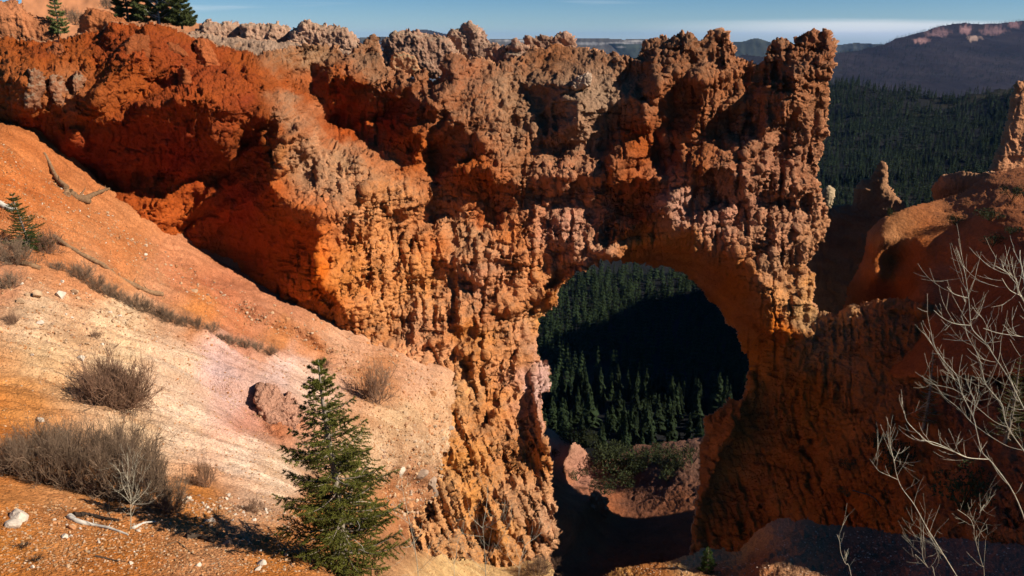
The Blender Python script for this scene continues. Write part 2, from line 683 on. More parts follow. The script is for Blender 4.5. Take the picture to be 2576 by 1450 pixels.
# ------------------------------------------------------------------ sheets and rock solids
class Sheet:
    """a stretch of ground or rock face held as a depth over viewing directions, turned into world geometry"""

    def __init__(s, u0, u1, v0, v1, step, ctrl, coarse=10):
        s.b = (u0, u1, v0, v1)
        s.step = step
        s.cU, s.cV = grid(u0, u1, v0, v1, coarse)
        s.coarse = coarse
        s.cD = tps(ctrl, s.cU, s.cV)
        s.U, s.V = grid(u0, u1, v0, v1, step)
        s.P = None

    def finish(s):
        s.D = resize(s.cD, *s.U.shape)
        s.P = unproj(s.U, s.V, s.D)
        s.N = normals(s.P)
        return s

    def at(s, u, v):
        u0, u1, v0, v1 = s.b
        h, w = s.U.shape
        x = np.clip((np.asarray(u, float) - u0) / (u1 - u0) * (w - 1), 0, w - 1.001)
        y = np.clip((np.asarray(v, float) - v0) / (v1 - v0) * (h - 1), 0, h - 1.001)
        i, j = y.astype(int), x.astype(int)
        fy, fx = (y - i)[..., None], (x - j)[..., None]
        P = s.P
        return (P[i, j] * (1 - fx) + P[i, j + 1] * fx) * (1 - fy) + (P[i + 1, j] * (1 - fx) + P[i + 1, j + 1] * fx) * fy

    def loc(s, u, v):
        return Vector([float(c) for c in s.at(u, v)])

    def nrm(s, u, v):
        u0, u1, v0, v1 = s.b
        h, w = s.U.shape
        j = int(np.clip((u - u0) / (u1 - u0) * (w - 1), 0, w - 1))
        i = int(np.clip((v - v0) / (v1 - v0) * (h - 1), 0, h - 1))
        return Vector([float(c) for c in s.N[i, j]])

    def sample(s, n, poly, rng):
        du = np.gradient(s.P, axis=1)
        dv = np.gradient(s.P, axis=0)
        a = np.linalg.norm(np.cross(du, dv), axis=-1) * inpoly(poly, s.U, s.V)
        p = a.ravel() / a.sum()
        k = rng.choice(len(p), n, p=p)
        i, j = np.unravel_index(k, a.shape)
        st = s.step
        return s.U[i, j] + rng.uniform(-.5, .5, n) * st, s.V[i, j] + rng.uniform(-.5, .5, n) * st


def cells_to_faces(mask_cells, shape):
    h, w = shape
    i, j = np.nonzero(mask_cells)
    a = i * w + j
    return np.stack([a, a + w, a + w + 1, a + 1], -1)


def compact(P, F, C):
    used = np.unique(F)
    m = np.full(len(P), -1)
    m[used] = np.arange(len(used))
    return P[used], m[F], (None if C is None else C[used])


def solid(sheet, d, rpx, rk, thick, rough, scale, seed, colf, amp=1.0, fl=0.25):
    """round the outline off, weather the face; returns points, colours, usable cells"""
    U, V = sheet.U, sheet.V
    t = np.clip(d / rpx, 0, 1)
    px = sheet.D / FPX
    add = rpx * px * rk * (1 - np.sqrt(np.maximum(1 - (1 - t) ** 2, 0)))
    P = unproj(U, V, sheet.D + add)
    N = normals(P)
    m = d > -12
    disp = np.zeros(U.shape)
    R = rough if np.isscalar(rough) else rough[m]
    L = fl if np.isscalar(fl) else fl[m]
    disp[m] = rock_noise(P[m], R, scale, seed, L) * amp
    P = P + N * disp[..., None]
    sheet.P = P
    sheet.N = normals(P)
    col = colf(P, sheet.N, U, V)
    vm = d > 0
    cm = vm[:-1, :-1] & vm[1:, :-1] & vm[:-1, 1:] & vm[1:, 1:]
    return P, col, cm


def rim_wall(P, cm, thick):
    """the sides of a solid: outline extruded away in rings, and a coarse back"""
    h, w = P.shape[:2]
    idx = np.arange(h * w).reshape(h, w)
    pad = np.pad(cm, 1)
    edges = []
    c = pad[1:-1, 1:-1]
    for nb, (a0, a1, b0, b1) in ((pad[:-2, 1:-1], (0, 1, 0, 0)), (pad[2:, 1:-1], (1, 0, 1, 1)), (pad[1:-1, :-2], (0, 0, 1, 0)), (pad[1:-1, 2:], (1, 1, 0, 1))):
        i, j = np.nonzero(c & ~nb)
        edges.append(np.stack([idx[i + a0, j + a1], idx[i + b0, j + b1]], -1))
    E = np.concatenate(edges)
    used, inv = np.unique(E, return_inverse=True)
    inv = inv.reshape(E.shape)
    p0 = P.reshape(-1, 3)[used]
    dirn = p0 / p0[:, 1:2]
    T = thick if np.isscalar(thick) else thick.ravel()[used]
    rings = [p0]
    for k in range(1, 5):
        q = p0 + dirn * (np.asarray(T) * k / 4.0).reshape(-1, 1)
        q = q + 0.35 * np.stack([fbm(q / 2.2, 3, 91), 0 * q[:, 0], fbm(q / 2.2, 3, 95)], -1)
        rings.append(q)
    n = len(used)
    v = np.concatenate(rings)
    f = []
    for k in range(4):
        f.append(np.stack([inv[:, 0] + k * n, inv[:, 1] + k * n, inv[:, 1] + (k + 1) * n, inv[:, 0] + (k + 1) * n], -1))
    return v, np.concatenate(f)


def outcrop(name, outline, Y, label, cat, colr, step=2.4, thick=6.0, rpx=26, jag=5.0, scale=0.9, rough=1.0, seed=0, tilt=0.0, mat=None, group=None, kind=None, cap=None, lean=0.0, bulge=0.0):
    o = np.array(outline, float)
    u0, v0 = o.min(0) - 8
    u1, v1 = o.max(0) + 8
    um, vm = (u0 + u1) / 2, (v0 + v1) / 2
    ctrl = [(u0, v0, Y + lean), (u1, v0, Y + tilt + lean), (u0, v1, Y), (u1, v1, Y + tilt)]
    s = Sheet(u0, u1, v0, v1, step, ctrl, 6)
    if bulge:
        s.cD = s.cD + bulge * ((s.cU - um) / max(1, (u1 - u0) / 2)) ** 2
    s.finish()
    dd = resize(polysdf(outline, s.cU, s.cV), *s.U.shape)
    q = np.stack([s.U, s.V, 0 * s.U + seed * 3.1], -1)
    dd = dd + jag * fbm(q / 34.0, 3, seed + 3) + 0.5 * jag * fbm(q / 9.0, 2, seed + 4)

    def colf(P, N, U, V):
        c = .8 * np.array(colr, float) * np.ones(P.shape)
        k = fbm(P / np.array([6, 6, 2.0]), 3, seed + 5)[..., None]
        c = c * (1 + 0.22 * k)
        if cap is not None:
            w = np.clip(N[..., 2:3] * 2.2 - 0.7 + 0.4 * k, 0, 1)
            c = c * (1 - w) + .8 * np.array(cap) * w
        return np.clip(c, 0.01, 0.9)
    P, col, cm = solid(s, dd, rpx, 0.9, thick, rough, scale, seed, colf)
    F = cells_to_faces(cm, s.U.shape)
    v, f, c = compact(P.reshape(-1, 3), F, col.reshape(-1, 3))
    rv, rf = rim_wall(P, cm, thick)
    back = unproj(s.U, s.V, s.D + thick * 0.96)[::6, ::6]
    bm = (dd[::6, ::6] > 6)
    bm = bm[:-1, :-1] & bm[1:, :-1] & bm[:-1, 1:] & bm[1:, 1:]
    bf = cells_to_faces(bm, back.shape[:2])
    V_ = [v, rv]
    F_ = [f, rf + len(v)]
    C_ = [c, np.broadcast_to(np.array(colr), (len(rv), 3))]
    if len(bf):
        bv, bf, _ = compact(back.reshape(-1, 3), bf, None)
        V_.append(bv)
        F_.append(bf + len(v) + len(rv))
        C_.append(np.broadcast_to(np.array(colr), (len(bv), 3)))
    V_ = np.concatenate(V_)
    base = [V_[:, 0].mean(), V_[:, 1].mean(), V_[:, 2].min()]
    ob = mk_obj(name, V_, np.concatenate(F_), mat or M_ROCK, np.concatenate(C_), base=base)
    tag(ob, None if kind else label, None if kind else cat, group, kind)
    return ob, s


def sheet_obj(name, s, poly, mat, colf, noise, kind='structure'):
    N = s.N
    if noise is not None:
        s.P = s.P + N * noise(s.P, s.U, s.V)[..., None]
        s.N = normals(s.P)
    col = colf(s.P, s.N, s.U, s.V)
    cm = np.ones((s.U.shape[0] - 1, s.U.shape[1] - 1), bool)
    if poly is not None:
        vm = poly > 0 if isinstance(poly, np.ndarray) else inpoly(poly, s.U, s.V)
        cm = vm[:-1, :-1] & vm[1:, :-1] & vm[:-1, 1:] & vm[1:, 1:]
    v, f, c = compact(s.P.reshape(-1, 3), cells_to_faces(cm, s.U.shape), col.reshape(-1, 3))
    return tag(mk_obj(name, v, f, mat, np.clip(c, 0.005, 0.9)), kind=kind)


def SAT(c):
    """rock colours a little deeper than first read off"""
    g = c.mean(-1, keepdims=True)
    return 0.68 * np.clip((g + (c - g) * 1.17) / np.maximum(c, 1e-4), 0.2, 2)


def colour_map(ctrl, seed, strata=0.15, power=3.2, soft=30, cap=None, capw=2.0, capu=None):
    def f(P, N, U, V):
        gu, gv = U[::6, ::6], V[::6, ::6]
        gq = P[::6, ::6]
        wpx = 34.0 * np.clip(gq[..., 1] / 60, .5, 1.2)
        gu = gu + wpx * fbm(gq / np.array([5, 5, 2.2]), 4, seed + 31, .6)
        gv = gv + wpx * fbm(gq / np.array([5, 5, 2.2]), 4, seed + 41, .6)
        c = resize(idw(ctrl, gu, gv, power, soft), *U.shape)
        k = fbm(P / 7.0, 3, seed)[..., None]
        st = perlin(np.stack([P[..., 0] * 0.03, P[..., 1] * 0.03, P[..., 2] * 0.5 + 0.6 * k[..., 0]], -1), seed + 5)[..., None]
        c = c * (1 + 0.18 * k) * (1 + strata * st * np.array([0.7, 1.2, 1.5]))
        if cap is not None:
            w = np.clip(N[..., 2:3] * capw - 0.75 * capw + 0.6 + 0.7 * fbm(P / 2.5, 3, seed + 9)[..., None], 0, 0.45)
            if capu:
                w = w * np.clip((c[..., 1:2] / c[..., :1] - capu[0]) / (capu[1] - capu[0]), 0, 1)
            c = c * (1 - w) + np.array(cap) * w
        return np.clip(c * SAT(c), 0.01, 0.85)
    return f

# ================================================================== THE LEFT SLOPE (ground)
G_CTRL = [(-300, 1450, 17), (0, 1450, 20), (400, 1450, 21), (840, 1440, 24), (0, 1300, 24), (300, 1300, 26), (480, 1340, 25), (650, 1380, 24.6),
          (1000, 1440, 30), (1000, 1330, 60), (1080, 1250, 72), (1130, 1100, 80), (1140, 1000, 83), (1220, 1450, 70), (1350, 1440, 76), (1120, 1400, 66),
          (0, 1200, 28), (300, 1250, 29), (600, 1250, 33), (760, 1260, 38), (0, 1000, 36), (300, 1000, 41), (600, 1000, 51), (800, 1050, 58), (1000, 1050, 67), (960, 1200, 60), (1000, 1150, 63),
          (0, 800, 46), (300, 800, 54), (600, 850, 65), (800, 900, 73), (0, 600, 57), (200, 600, 62), (400, 720, 65), (0, 450, 63), (200, 520, 68),
          (0, 330, 69), (200, 460, 72), (300, 540, 73), (450, 640, 75.5), (620, 720, 78), (800, 800, 81), (1000, 880, 84), (1100, 930, 86), (-300, 900, 36), (-300, 500, 55), (-300, 250, 68),
          (0, 1700, 14), (800, 1700, 17), (1300, 1700, 52), (1500, 1450, 82), (1500, 1700, 60), (1200, 960, 88), (0, 300, 76), (0, 230, 90), (300, 430, 92), (450, 530, 94), (620, 620, 96), (800, 700, 98), (1000, 790, 102), (1140, 850, 104), (-300, 150, 86)]
G = Sheet(-300, 1560, 290, 1700, 2.6, G_CTRL, 10)
g_sh = np.zeros(G.cU.shape)
for p in (zc('E', [(1500, 0), (1700, 30), (1880, 80), (1960, 130), (2050, 210), (1980, 300), (2060, 430), (1900, 370), (1820, 280), (1700, 180), (1600, 120)]),
          zc('D', [(1600, 760), (1760, 800), (2000, 960), (2100, 960), (2300, 1120), (2440, 1200), (2380, 1200), (2100, 1050), (1900, 980), (1750, 900)]),
          zc('D', [(1200, 330), (1290, 440), (1450, 580), (1400, 640), (1290, 500), (1210, 400)]),
          zc('G', [(760, 560), (850, 600), (800, 680), (780, 640)]), zc('G', [(620, 680), (700, 720), (660, 770), (600, 740)]),
          zc('G', [(480, 930), (640, 940), (700, 1050), (500, 1130)])):
    g_sh = np.maximum(g_sh, inpoly(p, G.cU, G.cV).astype(float))
g_sh = blur(g_sh, 2)
G.cD = np.clip(G.cD + 0.9 * sfs(G.cD, 10, g_sh, 0.0, -0.9, 7.0, 0.03, 0.02, 200), 8, 140)
G.finish()
G_COL0 = [(0, 1400, .50, .24, .095), (300, 1400, .50, .235, .095), (700, 1420, .50, .24, .095), (0, 1100, .50, .23, .09), (60, 1000, .54, .30, .14), (100, 900, .60, .41, .25), (300, 900, .64, .46, .30), (100, 780, .60, .42, .28),
         (300, 780, .62, .44, .29), (0, 1000, .52, .26, .11), (450, 900, .64, .46, .33), (450, 1050, .66, .48, .35), (350, 1100, .64, .45, .29), (600, 1000, .62, .42, .36), (550, 920, .61, .43, .39), (700, 930, .63, .45, .39), (600, 1150, .66, .48, .36),
         (700, 1200, .64, .46, .33), (620, 1050, .54, .32, .26), (700, 1050, .46, .21, .12), (780, 960, .60, .42, .33), (0, 450, .50, .215, .09), (100, 500, .52, .23, .10), (200, 560, .54, .26, .12), (300, 620, .54, .26, .12), (300, 700, .52, .27, .13), (500, 780, .53, .26, .12), (700, 850, .53, .27, .14),
         (450, 700, .54, .27, .15), (600, 800, .52, .25, .15), (560, 730, .50, .24, .16), (700, 760, .54, .29, .20), (850, 860, .56, .33, .22), (800, 880, .54, .27, .14), (950, 960, .55, .31, .18), (1050, 960, .56, .33, .22), (1000, 1060, .60, .41, .26), (950, 1150, .60, .41, .27), (1080, 1120, .56, .38, .25),
         (1100, 1050, .56, .34, .21), (1030, 1200, .44, .27, .18), (1040, 1280, .40, .21, .12), (980, 1260, .50, .28, .16), (800, 1300, .50, .25, .11), (1150, 1430, .66, .44, .23), (1280, 1440, .64, .42, .22), (300, 1200, .52, .27, .12), (500, 1250, .50, .245, .10), (150, 650, .54, .27, .13), (250, 680, .54, .30, .16), (0, 700, .50, .29, .17)]


G_COL = [(u, v) + tuple(np.array(c) * (np.array([.92, .76, .76]) if c[1] < .33 and v < 720 else np.array([1.0, .82, .72]) if c[1] < .33 else np.array([1.07, 1.05, 1.04]))) for u, v, *c in G_COL0]


def g_noise(P, U, V):
    near = np.clip(P[..., 1] / 60, 0.22, 1.0)
    wq = P + 1.2 * np.stack([fbm(P / 4.0, 2, 26), fbm(P / 4.0, 2, 27), 0 * U], -1)
    across = (-P[..., 0] * .42 + P[..., 1] * .9 + .8 * fbm(P / 7.0, 3, 28)) 
    along = P[..., 0] * .9 + P[..., 1] * .42
    rill = np.abs(perlin(np.stack([across / 2.6, along / 16.0, 0 * U], -1), 21)) + .5 * np.abs(perlin(np.stack([across / 1.0, along / 9.0, 0 * U + 5], -1), 29))
    bench = np.clip((1250 - V) / 80, 0, 1)
    f1, f2 = worley(wq / 0.9, 22)
    clod = bulge(f1, .6) * np.clip(fbm(P / 4.0, 3, 23) * 2.0 - .1, 0, 1)
    rockmask = np.clip(1 - np.hypot(U - 1070, (V - 1130) * 0.8) / 200.0, 0, 1)
    h1, h2 = worley(P / 1.6, 19)
    return near * (0.42 * fbm(P / 6.0, 4, 20) + 1.15 * bench * (rill - .35) + 0.22 * clod + 0.14 * ridged(P / 0.9, 3, 24)) + rockmask * (.55 * (bulge(h1) - .5) + .4 * ridged(P / 2.0, 4, 18))


G_OUT = [(-300, 295), (1150, 295), (1150, 930), (1143, 1000), (1135, 1100), (1112, 1180), (1085, 1250), (1040, 1300), (1030, 1330), (1050, 1385), (1120, 1402), (1200, 1412), (1300, 1408), (1350, 1398), (1384, 1425), (1395, 1460), (1420, 1700), (-300, 1700)]
g_cm = colour_map(G_COL, 31, 0.05, 3.5, 20)


def g_col(P, N, U, V):
    across = (-P[..., 0] * .42 + P[..., 1] * .9 + .8 * fbm(P / 7.0, 3, 28))
    along = P[..., 0] * .9 + P[..., 1] * .42
    k = fbm(np.stack([across / 1.1, along / 10.0, 0 * U], -1), 4, 371, .6)[..., None]
    q = fbm(P / 1.3, 4, 372, .6)[..., None]
    return g_cm(P, N, U, V) * (1 + .28 * k * np.array([.7, 1.0, 1.25]) + .16 * q * np.array([.8, 1.0, 1.2]))


g_d = resize(polysdf(G_OUT, G.cU, G.cV), *G.U.shape)
gj = np.stack([G.U, G.V, 0 * G.U], -1)
g_d = g_d + 16 * fbm(gj / 45.0, 4, 25, .6)
gt = np.clip(g_d / 26.0, 0, 1)
G.P = unproj(G.U, G.V, G.D + 26 * G.D / FPX * 1.1 * (1 - np.sqrt(np.maximum(1 - (1 - gt) ** 2, 0))) * np.clip((G.U - 700) / 200, 0, 1))
G.N = normals(G.P)
ground = sheet_obj('ground', G, g_d, M_SOIL, g_col, g_noise)

def on_sheet(sh, ol, off):
    o = np.array(ol)
    c = o.mean(0)
    q = np.vstack([c + (o - c) * k for k in (.25, .5, .8)])
    return float(np.percentile(sh.at(q[:, 0], q[:, 1])[:, 1], 30)) - off


bank_ol = [(648, 975), (672, 968), (705, 985), (745, 1008), (768, 1050), (752, 1095), (715, 1098), (680, 1082), (655, 1050), (643, 1010)]
BANK = (bank_ol, on_sheet(G, bank_ol, 2.4))
# ================================================================== THE GREAT WALL WITH THE ARCH
W_CTRL = [(-150, 300, 68), (0, 330, 69.5), (200, 460, 72.5), (300, 540, 73.5), (450, 640, 76), (620, 720, 78.5), (500, 470, 77.5), (480, 545, 76.8), (330, 420, 74.6), (570, 540, 84.5), (800, 800, 81.5), (1000, 880, 84.5), (1120, 940, 86.5), (1140, 1050, 85), (1130, 1130, 82), (1085, 1260, 76),
          (0, 250, 69.4), (0, 180, 71), (150, 300, 72.6), (230, 220, 73.4), (400, 300, 75.8), (400, 500, 76), (280, 450, 74), (550, 300, 82.5), (620, 180, 92), (500, 115, 98), (330, 80, 93), (200, 130, 85), (300, 190, 77.5), (480, 220, 80), (0, 110, 82), (-150, 120, 80), (-150, 60, 92),
          (420, 200, 80.5), (550, 600, 85.5), (680, 640, 87), (560, 450, 85), (690, 240, 86), (780, 330, 85.8), (900, 400, 87), (960, 450, 88.8), (600, 250, 87), (830, 650, 83.6), (850, 780, 82.8), (950, 600, 86.8), (1075, 600, 91.5), (1112, 600, 96.5), (1110, 480, 100), (1112, 720, 95), (1075, 470, 95), (1090, 420, 99),
          (850, 250, 108), (1050, 320, 99), (900, 340, 106), (820, 310, 107.5), (1000, 400, 100), (1085, 260, 99), (1040, 210, 106), (930, 115, 111), (650, 145, 104), (780, 130, 109), (720, 215, 101),
          (1140, 140, 112), (1200, 200, 107), (1200, 320, 101), (1350, 140, 116), (1450, 128, 120), (1320, 190, 109), (1400, 260, 103), (1450, 320, 99.5), (1300, 420, 99.5), (1250, 550, 97.5), (1400, 600, 96), (1490, 630, 94.5), (1530, 150, 118),
          (1600, 300, 106), (1600, 450, 105), (1600, 550, 102), (1650, 115, 110), (1740, 98, 110), (1800, 95, 110.5), (1880, 165, 113), (1700, 250, 104), (1850, 300, 103), (1950, 250, 105), (1970, 120, 109), (2050, 90, 108), (2080, 250, 108),
          (2060, 400, 107), (1780, 520, 98.5), (1900, 500, 101), (2000, 600, 103), (2070, 560, 106), (1150, 700, 93), (1110, 800, 90), (1250, 760, 95), (1330, 720, 97),
          (1535, 640, 96.5), (1560, 606, 97), (1600, 588, 97.5), (1650, 579, 98), (1696, 583, 98), (1740, 590, 98), (1782, 600, 98), (1838, 612, 98.5), (1870, 640, 98.7), (1900, 668, 99), (1925, 690, 99.2), (1950, 717, 99.5), (1985, 745, 100), (1966, 777, 100.3),
          (1511, 658, 110), (1549, 652, 112), (1600, 660, 113), (1667, 666, 113), (1710, 684, 113), (1751, 704, 113), (1782, 749, 112), (1820, 791, 111), (1862, 864, 109), (1886, 940, 106.5),
          (1960, 900, 101), (2050, 800, 103), (2035, 720, 107), (2200, 775, 99), (2280, 770, 98), (2100, 950, 97), (2300, 950, 91), (2500, 950, 84), (2700, 950, 77), (1900, 1100, 99), (1790, 1080, 101), (1770, 1250, 95),
          (1740, 1390, 91), (2000, 1300, 87), (2200, 1300, 78), (2400, 1300, 69), (2700, 1300, 58), (2000, 1550, 76), (2500, 1550, 58), (2400, 800, 95), (2700, 800, 82), (1730, 1550, 84),
          (1250, 900, 92), (1370, 820, 99), (1410, 735, 101), (1450, 690, 104), (1350, 900, 96), (1360, 1000, 93), (1200, 1000, 88), (1250, 1100, 86), (1380, 1200, 88), (1380, 1340, 85), (1250, 1350, 78), (1120, 1330, 75.5), (1380, 1450, 82), (1150, 1550, 68), (1350, 1600, 76)]
W_OUT = ([(-150, 60), (0, 92), (60, 100), (165, 95), (190, 88), (260, 70), (345, 68), (380, 62), (445, 70), (505, 100), (548, 115), (590, 128), (625, 137), (660, 138), (710, 125), (800, 115), (817, 116), (880, 130),
          (905, 118), (922, 104), (939, 100), (950, 110), (956, 130), (963, 163), (1012, 180), (1040, 191), (1053, 175), (1074, 173), (1095, 201), (1109, 194), (1114, 160), (1119, 137), (1137, 131), (1164, 140), (1175, 153), (1199, 144), (1227, 146), (1251, 163),
          (1268, 153), (1320, 132), (1338, 118), (1390, 113), (1449, 121), (1487, 132), (1529, 130), (1595, 147), (1608, 139), (1620, 112), (1640, 102), (1664, 97), (1698, 99), (1713, 88), (1741, 88), (1758, 106), (1768, 101), (1779, 86), (1803, 83),
          (1834, 90), (1848, 112), (1859, 135), (1886, 153), (1914, 168), (1922, 150), (1938, 109), (1963, 101), (1980, 95), (1994, 109), (2001, 92), (2029, 81), (2046, 75), (2063, 83), (2077, 77), (2093, 95), (2107, 121), (2103, 153), (2090, 201), (2080, 277),
          (2076, 347), (2064, 399), (2056, 451), (2068, 486), (2073, 506), (2088, 562), (2083, 586), (2062, 617), (2031, 656), (2027, 669), (2048, 687), (2051, 715), (2048, 765), (2058, 785), (2108, 796), (2117, 784), (2150, 764), (2175, 754),
          (2265, 755), (2300, 763), (2420, 780), (2700, 760), (2700, 1600), (1725, 1600), (1737, 1380), (1751, 1276), (1765, 1182), (1758, 1130), (1772, 1103), (1772, 1061), (1789, 1037), (1827, 1012), (1862, 997), (1876, 985), (1884, 946),
          (1884, 926), (1869, 888), (1862, 864), (1848, 825), (1820, 791), (1810, 773), (1782, 749), (1768, 728), (1751, 704), (1723, 688), (1696, 678), (1660, 667), (1598, 662), (1549, 655), (1511, 656), (1480, 678), (1449, 684), (1428, 707),
          (1411, 728), (1400, 756), (1376, 784), (1359, 808), (1353, 857), (1355, 881), (1369, 912), (1380, 943), (1381, 967), (1369, 1005), (1369, 1085), (1386, 1155), (1388, 1224), (1404, 1276), (1393, 1304), (1406, 1342), (1380, 1401),
          (1385, 1450), (1390, 1600), (600, 1600), (300, 900), (-150, 700)])
W_SH = [
    zc('A', [(-200, 580), (120, 560), (180, 600), (200, 680), (250, 760), (310, 800), (345, 740), (360, 640), (400, 560), (390, 700), (460, 810), (500, 680), (480, 580), (520, 570), (540, 680), (620, 700), (660, 620), (700, 560), (690, 900), (720, 1150), (780, 1380), (650, 1400), (560, 1330), (550, 1260), (300, 1100), (-200, 900)]),
    zc('A', [(1030, 640), (1050, 770), (930, 780), (900, 900), (760, 880), (760, 1000), (780, 1300), (800, 1380), (1040, 1380), (1080, 1250), (1120, 1300), (1160, 1420), (1230, 1330), (1300, 1270), (1380, 1230), (1480, 1290), (1500, 1380), (1480, 1450), (1300, 1730), (1400, 1900), (1900, 2300), (2200, 2300), (2600, 2500), (2560, 2300),
              (2400, 2150), (2300, 2000), (2300, 1800), (2360, 1550), (2040, 1450), (1950, 1320), (2060, 1250), (2010, 1150), (2080, 1000), (2000, 1000), (2000, 920), (2080, 840), (1800, 830), (1780, 900), (1790, 1000), (1720, 1180), (1640, 1100), (1600, 1000), (1530, 900), (1560, 800), (1480, 740), (1290, 700), (1100, 780)]),
    zc('A', [(750, 440), (890, 260), (900, 480), (860, 520), (790, 560), (690, 640), (690, 560)]),
    zc('A', [(1080, 330), (1180, 320), (1270, 330), (1370, 400), (1380, 480), (1310, 480), (1250, 560), (1250, 620), (1150, 600), (1020, 560), (1080, 540)]),
    zc('A', [(1400, 310), (1500, 310), (1530, 350), (1520, 500), (1480, 520), (1390, 510), (1380, 400)]),
    zc('A', [(560, 110), (620, 90), (600, 240), (570, 260)]), zc('A', [(720, 140), (830, 160), (860, 200), (800, 260), (760, 390), (730, 300)]),
    zc('A', [(1730, 530), (1800, 440), (1890, 400), (1900, 550), (2000, 600), (2080, 640), (2150, 700), (2180, 790), (2260, 770), (2250, 620), (2270, 450), (2350, 470), (2440, 560), (2538, 560), (2538, 970), (2400, 980), (2290, 920), (2230, 800), (2160, 760), (2000, 630), (1880, 670)]),
    zc('B', [(0, 580), (90, 560), (180, 540), (250, 600), (380, 610), (390, 700), (420, 760), (400, 840), (250, 850), (300, 900), (440, 880), (570, 880), (600, 950), (690, 970), (700, 1100), (600, 1150), (700, 1180), (480, 1190), (380, 1100), (370, 1010), (200, 970), (0, 960)]),
    zc('B', [(420, 650), (520, 640), (600, 600), (640, 700), (800, 770), (820, 830), (780, 880), (560, 890), (420, 880), (440, 760)]),
    zc('B', [(790, 990), (840, 930), (840, 780), (880, 790), (960, 900), (980, 980), (1100, 1050), (1250, 1100), (1200, 1110), (1100, 1130), (940, 1160), (920, 1220), (800, 1250)]),
    zc('B', [(790, 1230), (1180, 1230), (1220, 1330), (1130, 1370), (1100, 1450), (800, 1430)]),
    zc('B', [(1500, 1300), (1700, 1280), (1850, 1330), (1900, 1380), (1850, 1450), (1700, 1400), (1530, 1390)]),
    zc('B', [(1560, 720), (1640, 700), (1800, 800), (1840, 950), (1800, 1000), (1640, 960), (1600, 900)]), zc('B', [(1560, 1000), (1800, 1000), (1800, 1070), (1560, 1060)]),
    zc('B', [(2010, 1080), (2050, 950), (2100, 850), (2090, 760), (2250, 700), (2300, 760), (2330, 960), (2180, 1000), (2100, 1050), (2090, 1200), (2130, 1300), (2400, 1290), (2538, 1350), (2538, 1450), (2480, 1450), (2470, 1640), (2500, 1700), (2300, 1720), (2040, 1800), (2050, 1450), (2000, 1250)]),
    zc('B', [(2190, 490), (2300, 440), (2420, 460), (2380, 640), (2380, 760), (2270, 690), (2230, 560)]), zc('B', [(2400, 1000), (2538, 980), (2538, 1080), (2450, 1060)]),
    zc('B', [(1400, 600), (1500, 600), (1700, 640), (1780, 640), (1620, 760), (1560, 700), (1440, 650)]), zc('B', [(800, 560), (850, 600), (950, 600), (900, 420), (870, 400)]),
    zc('C', [(0, 540), (150, 560), (230, 600), (200, 680), (190, 760), (150, 980), (0, 1000)]),
    zc('C', [(390, 880), (420, 800), (480, 740), (560, 720), (590, 600), (780, 600), (800, 700), (780, 880), (700, 930), (650, 980), (560, 1010), (540, 1100), (500, 1180), (460, 1050), (450, 980), (390, 940)]),
    zc('C', [(0, 1180), (100, 1160), (250, 1220), (420, 1230), (560, 1320), (500, 1350), (450, 1450), (250, 1430), (240, 1330), (150, 1340), (0, 1350)]), zc('C', [(640, 1370), (900, 1370), (920, 1450), (640, 1450)]),
    zc('C', [(780, 960), (830, 960), (850, 1040), (800, 1120), (790, 1000)]), zc('C', [(1000, 250), (1030, 420), (1090, 560), (1030, 560), (990, 420)]), zc('C', [(830, 560), (870, 500), (860, 640), (810, 700)]),
    zc('F', [(770, 220), (800, 130), (840, 180), (830, 280), (790, 300), (780, 480)]), zc('F', [(830, 560), (900, 640), (930, 560), (1000, 700), (1130, 790), (1200, 850), (1080, 800), (1000, 780), (920, 700), (850, 760)]),
    zc('F', [(830, 830), (900, 950), (950, 1080), (1000, 1250), (1080, 1430), (1020, 1450), (960, 1200), (920, 1080), (880, 960)]), zc('F', [(1700, 480), (1790, 470), (1860, 640), (1820, 720), (1750, 770), (1660, 830), (1690, 740)]),
    zc('F', [(1490, 880), (1620, 840), (1680, 800), (1560, 980), (1480, 1010)]), zc('F', [(1060, 1090), (1130, 1070), (1140, 1250), (1200, 1400), (1130, 1300), (1080, 1150)]), zc('F', [(1200, 980), (1400, 960), (1400, 1010), (1250, 1020)]),
    zc('F', [(1500, 20), (1700, 20), (2000, 0), (2050, 500), (2020, 380), (1940, 370), (1940, 250), (1820, 160), (1700, 110), (1560, 160), (1510, 80)]), zc('F', [(1000, 80), (1200, 60), (1250, 60), (1230, 100), (1080, 170), (1000, 240), (850, 290), (800, 100)]),
    zc('F', [(1200, 200), (1250, 90), (1330, 90), (1300, 200), (1310, 330), (1250, 280)]), zc('F', [(1080, 480), (1200, 600), (1440, 640), (1440, 680), (1280, 640), (1180, 610)]),
    zc('F', [(480, 680), (540, 640), (520, 760), (500, 900), (470, 740)]), zc('F', [(560, 1120), (640, 1120), (640, 1240), (570, 1200)]), zc('F', [(760, 1160), (800, 1200), (790, 1300), (750, 1260)]),
    zc('G', [(1440, 80), (1500, 110), (1520, 200), (1560, 330), (1590, 440), (1620, 680), (1590, 700), (1450, 600), (1440, 300)]),
    zc('G', [(900, 780), (930, 900), (960, 1060), (920, 1100), (890, 900)]), zc('G', [(1000, 980), (1060, 1100), (1150, 1150), (1100, 1180), (960, 1080)]), zc('G', [(1110, 900), (1180, 980), (1230, 1100), (1280, 1230), (1180, 1200), (1120, 1050)]),
    zc('G', [(1430, 1000), (1520, 1060), (1600, 1150), (1640, 1220), (1550, 1180), (1460, 1080)]), zc('G', [(1150, 270), (1240, 260), (1200, 350), (1150, 370)]), zc('G', [(760, 900), (800, 890), (810, 1000), (790, 1080), (750, 1040)]), zc('G', [(1140, 600), (1200, 700), (1230, 800), (1180, 720)]),
]
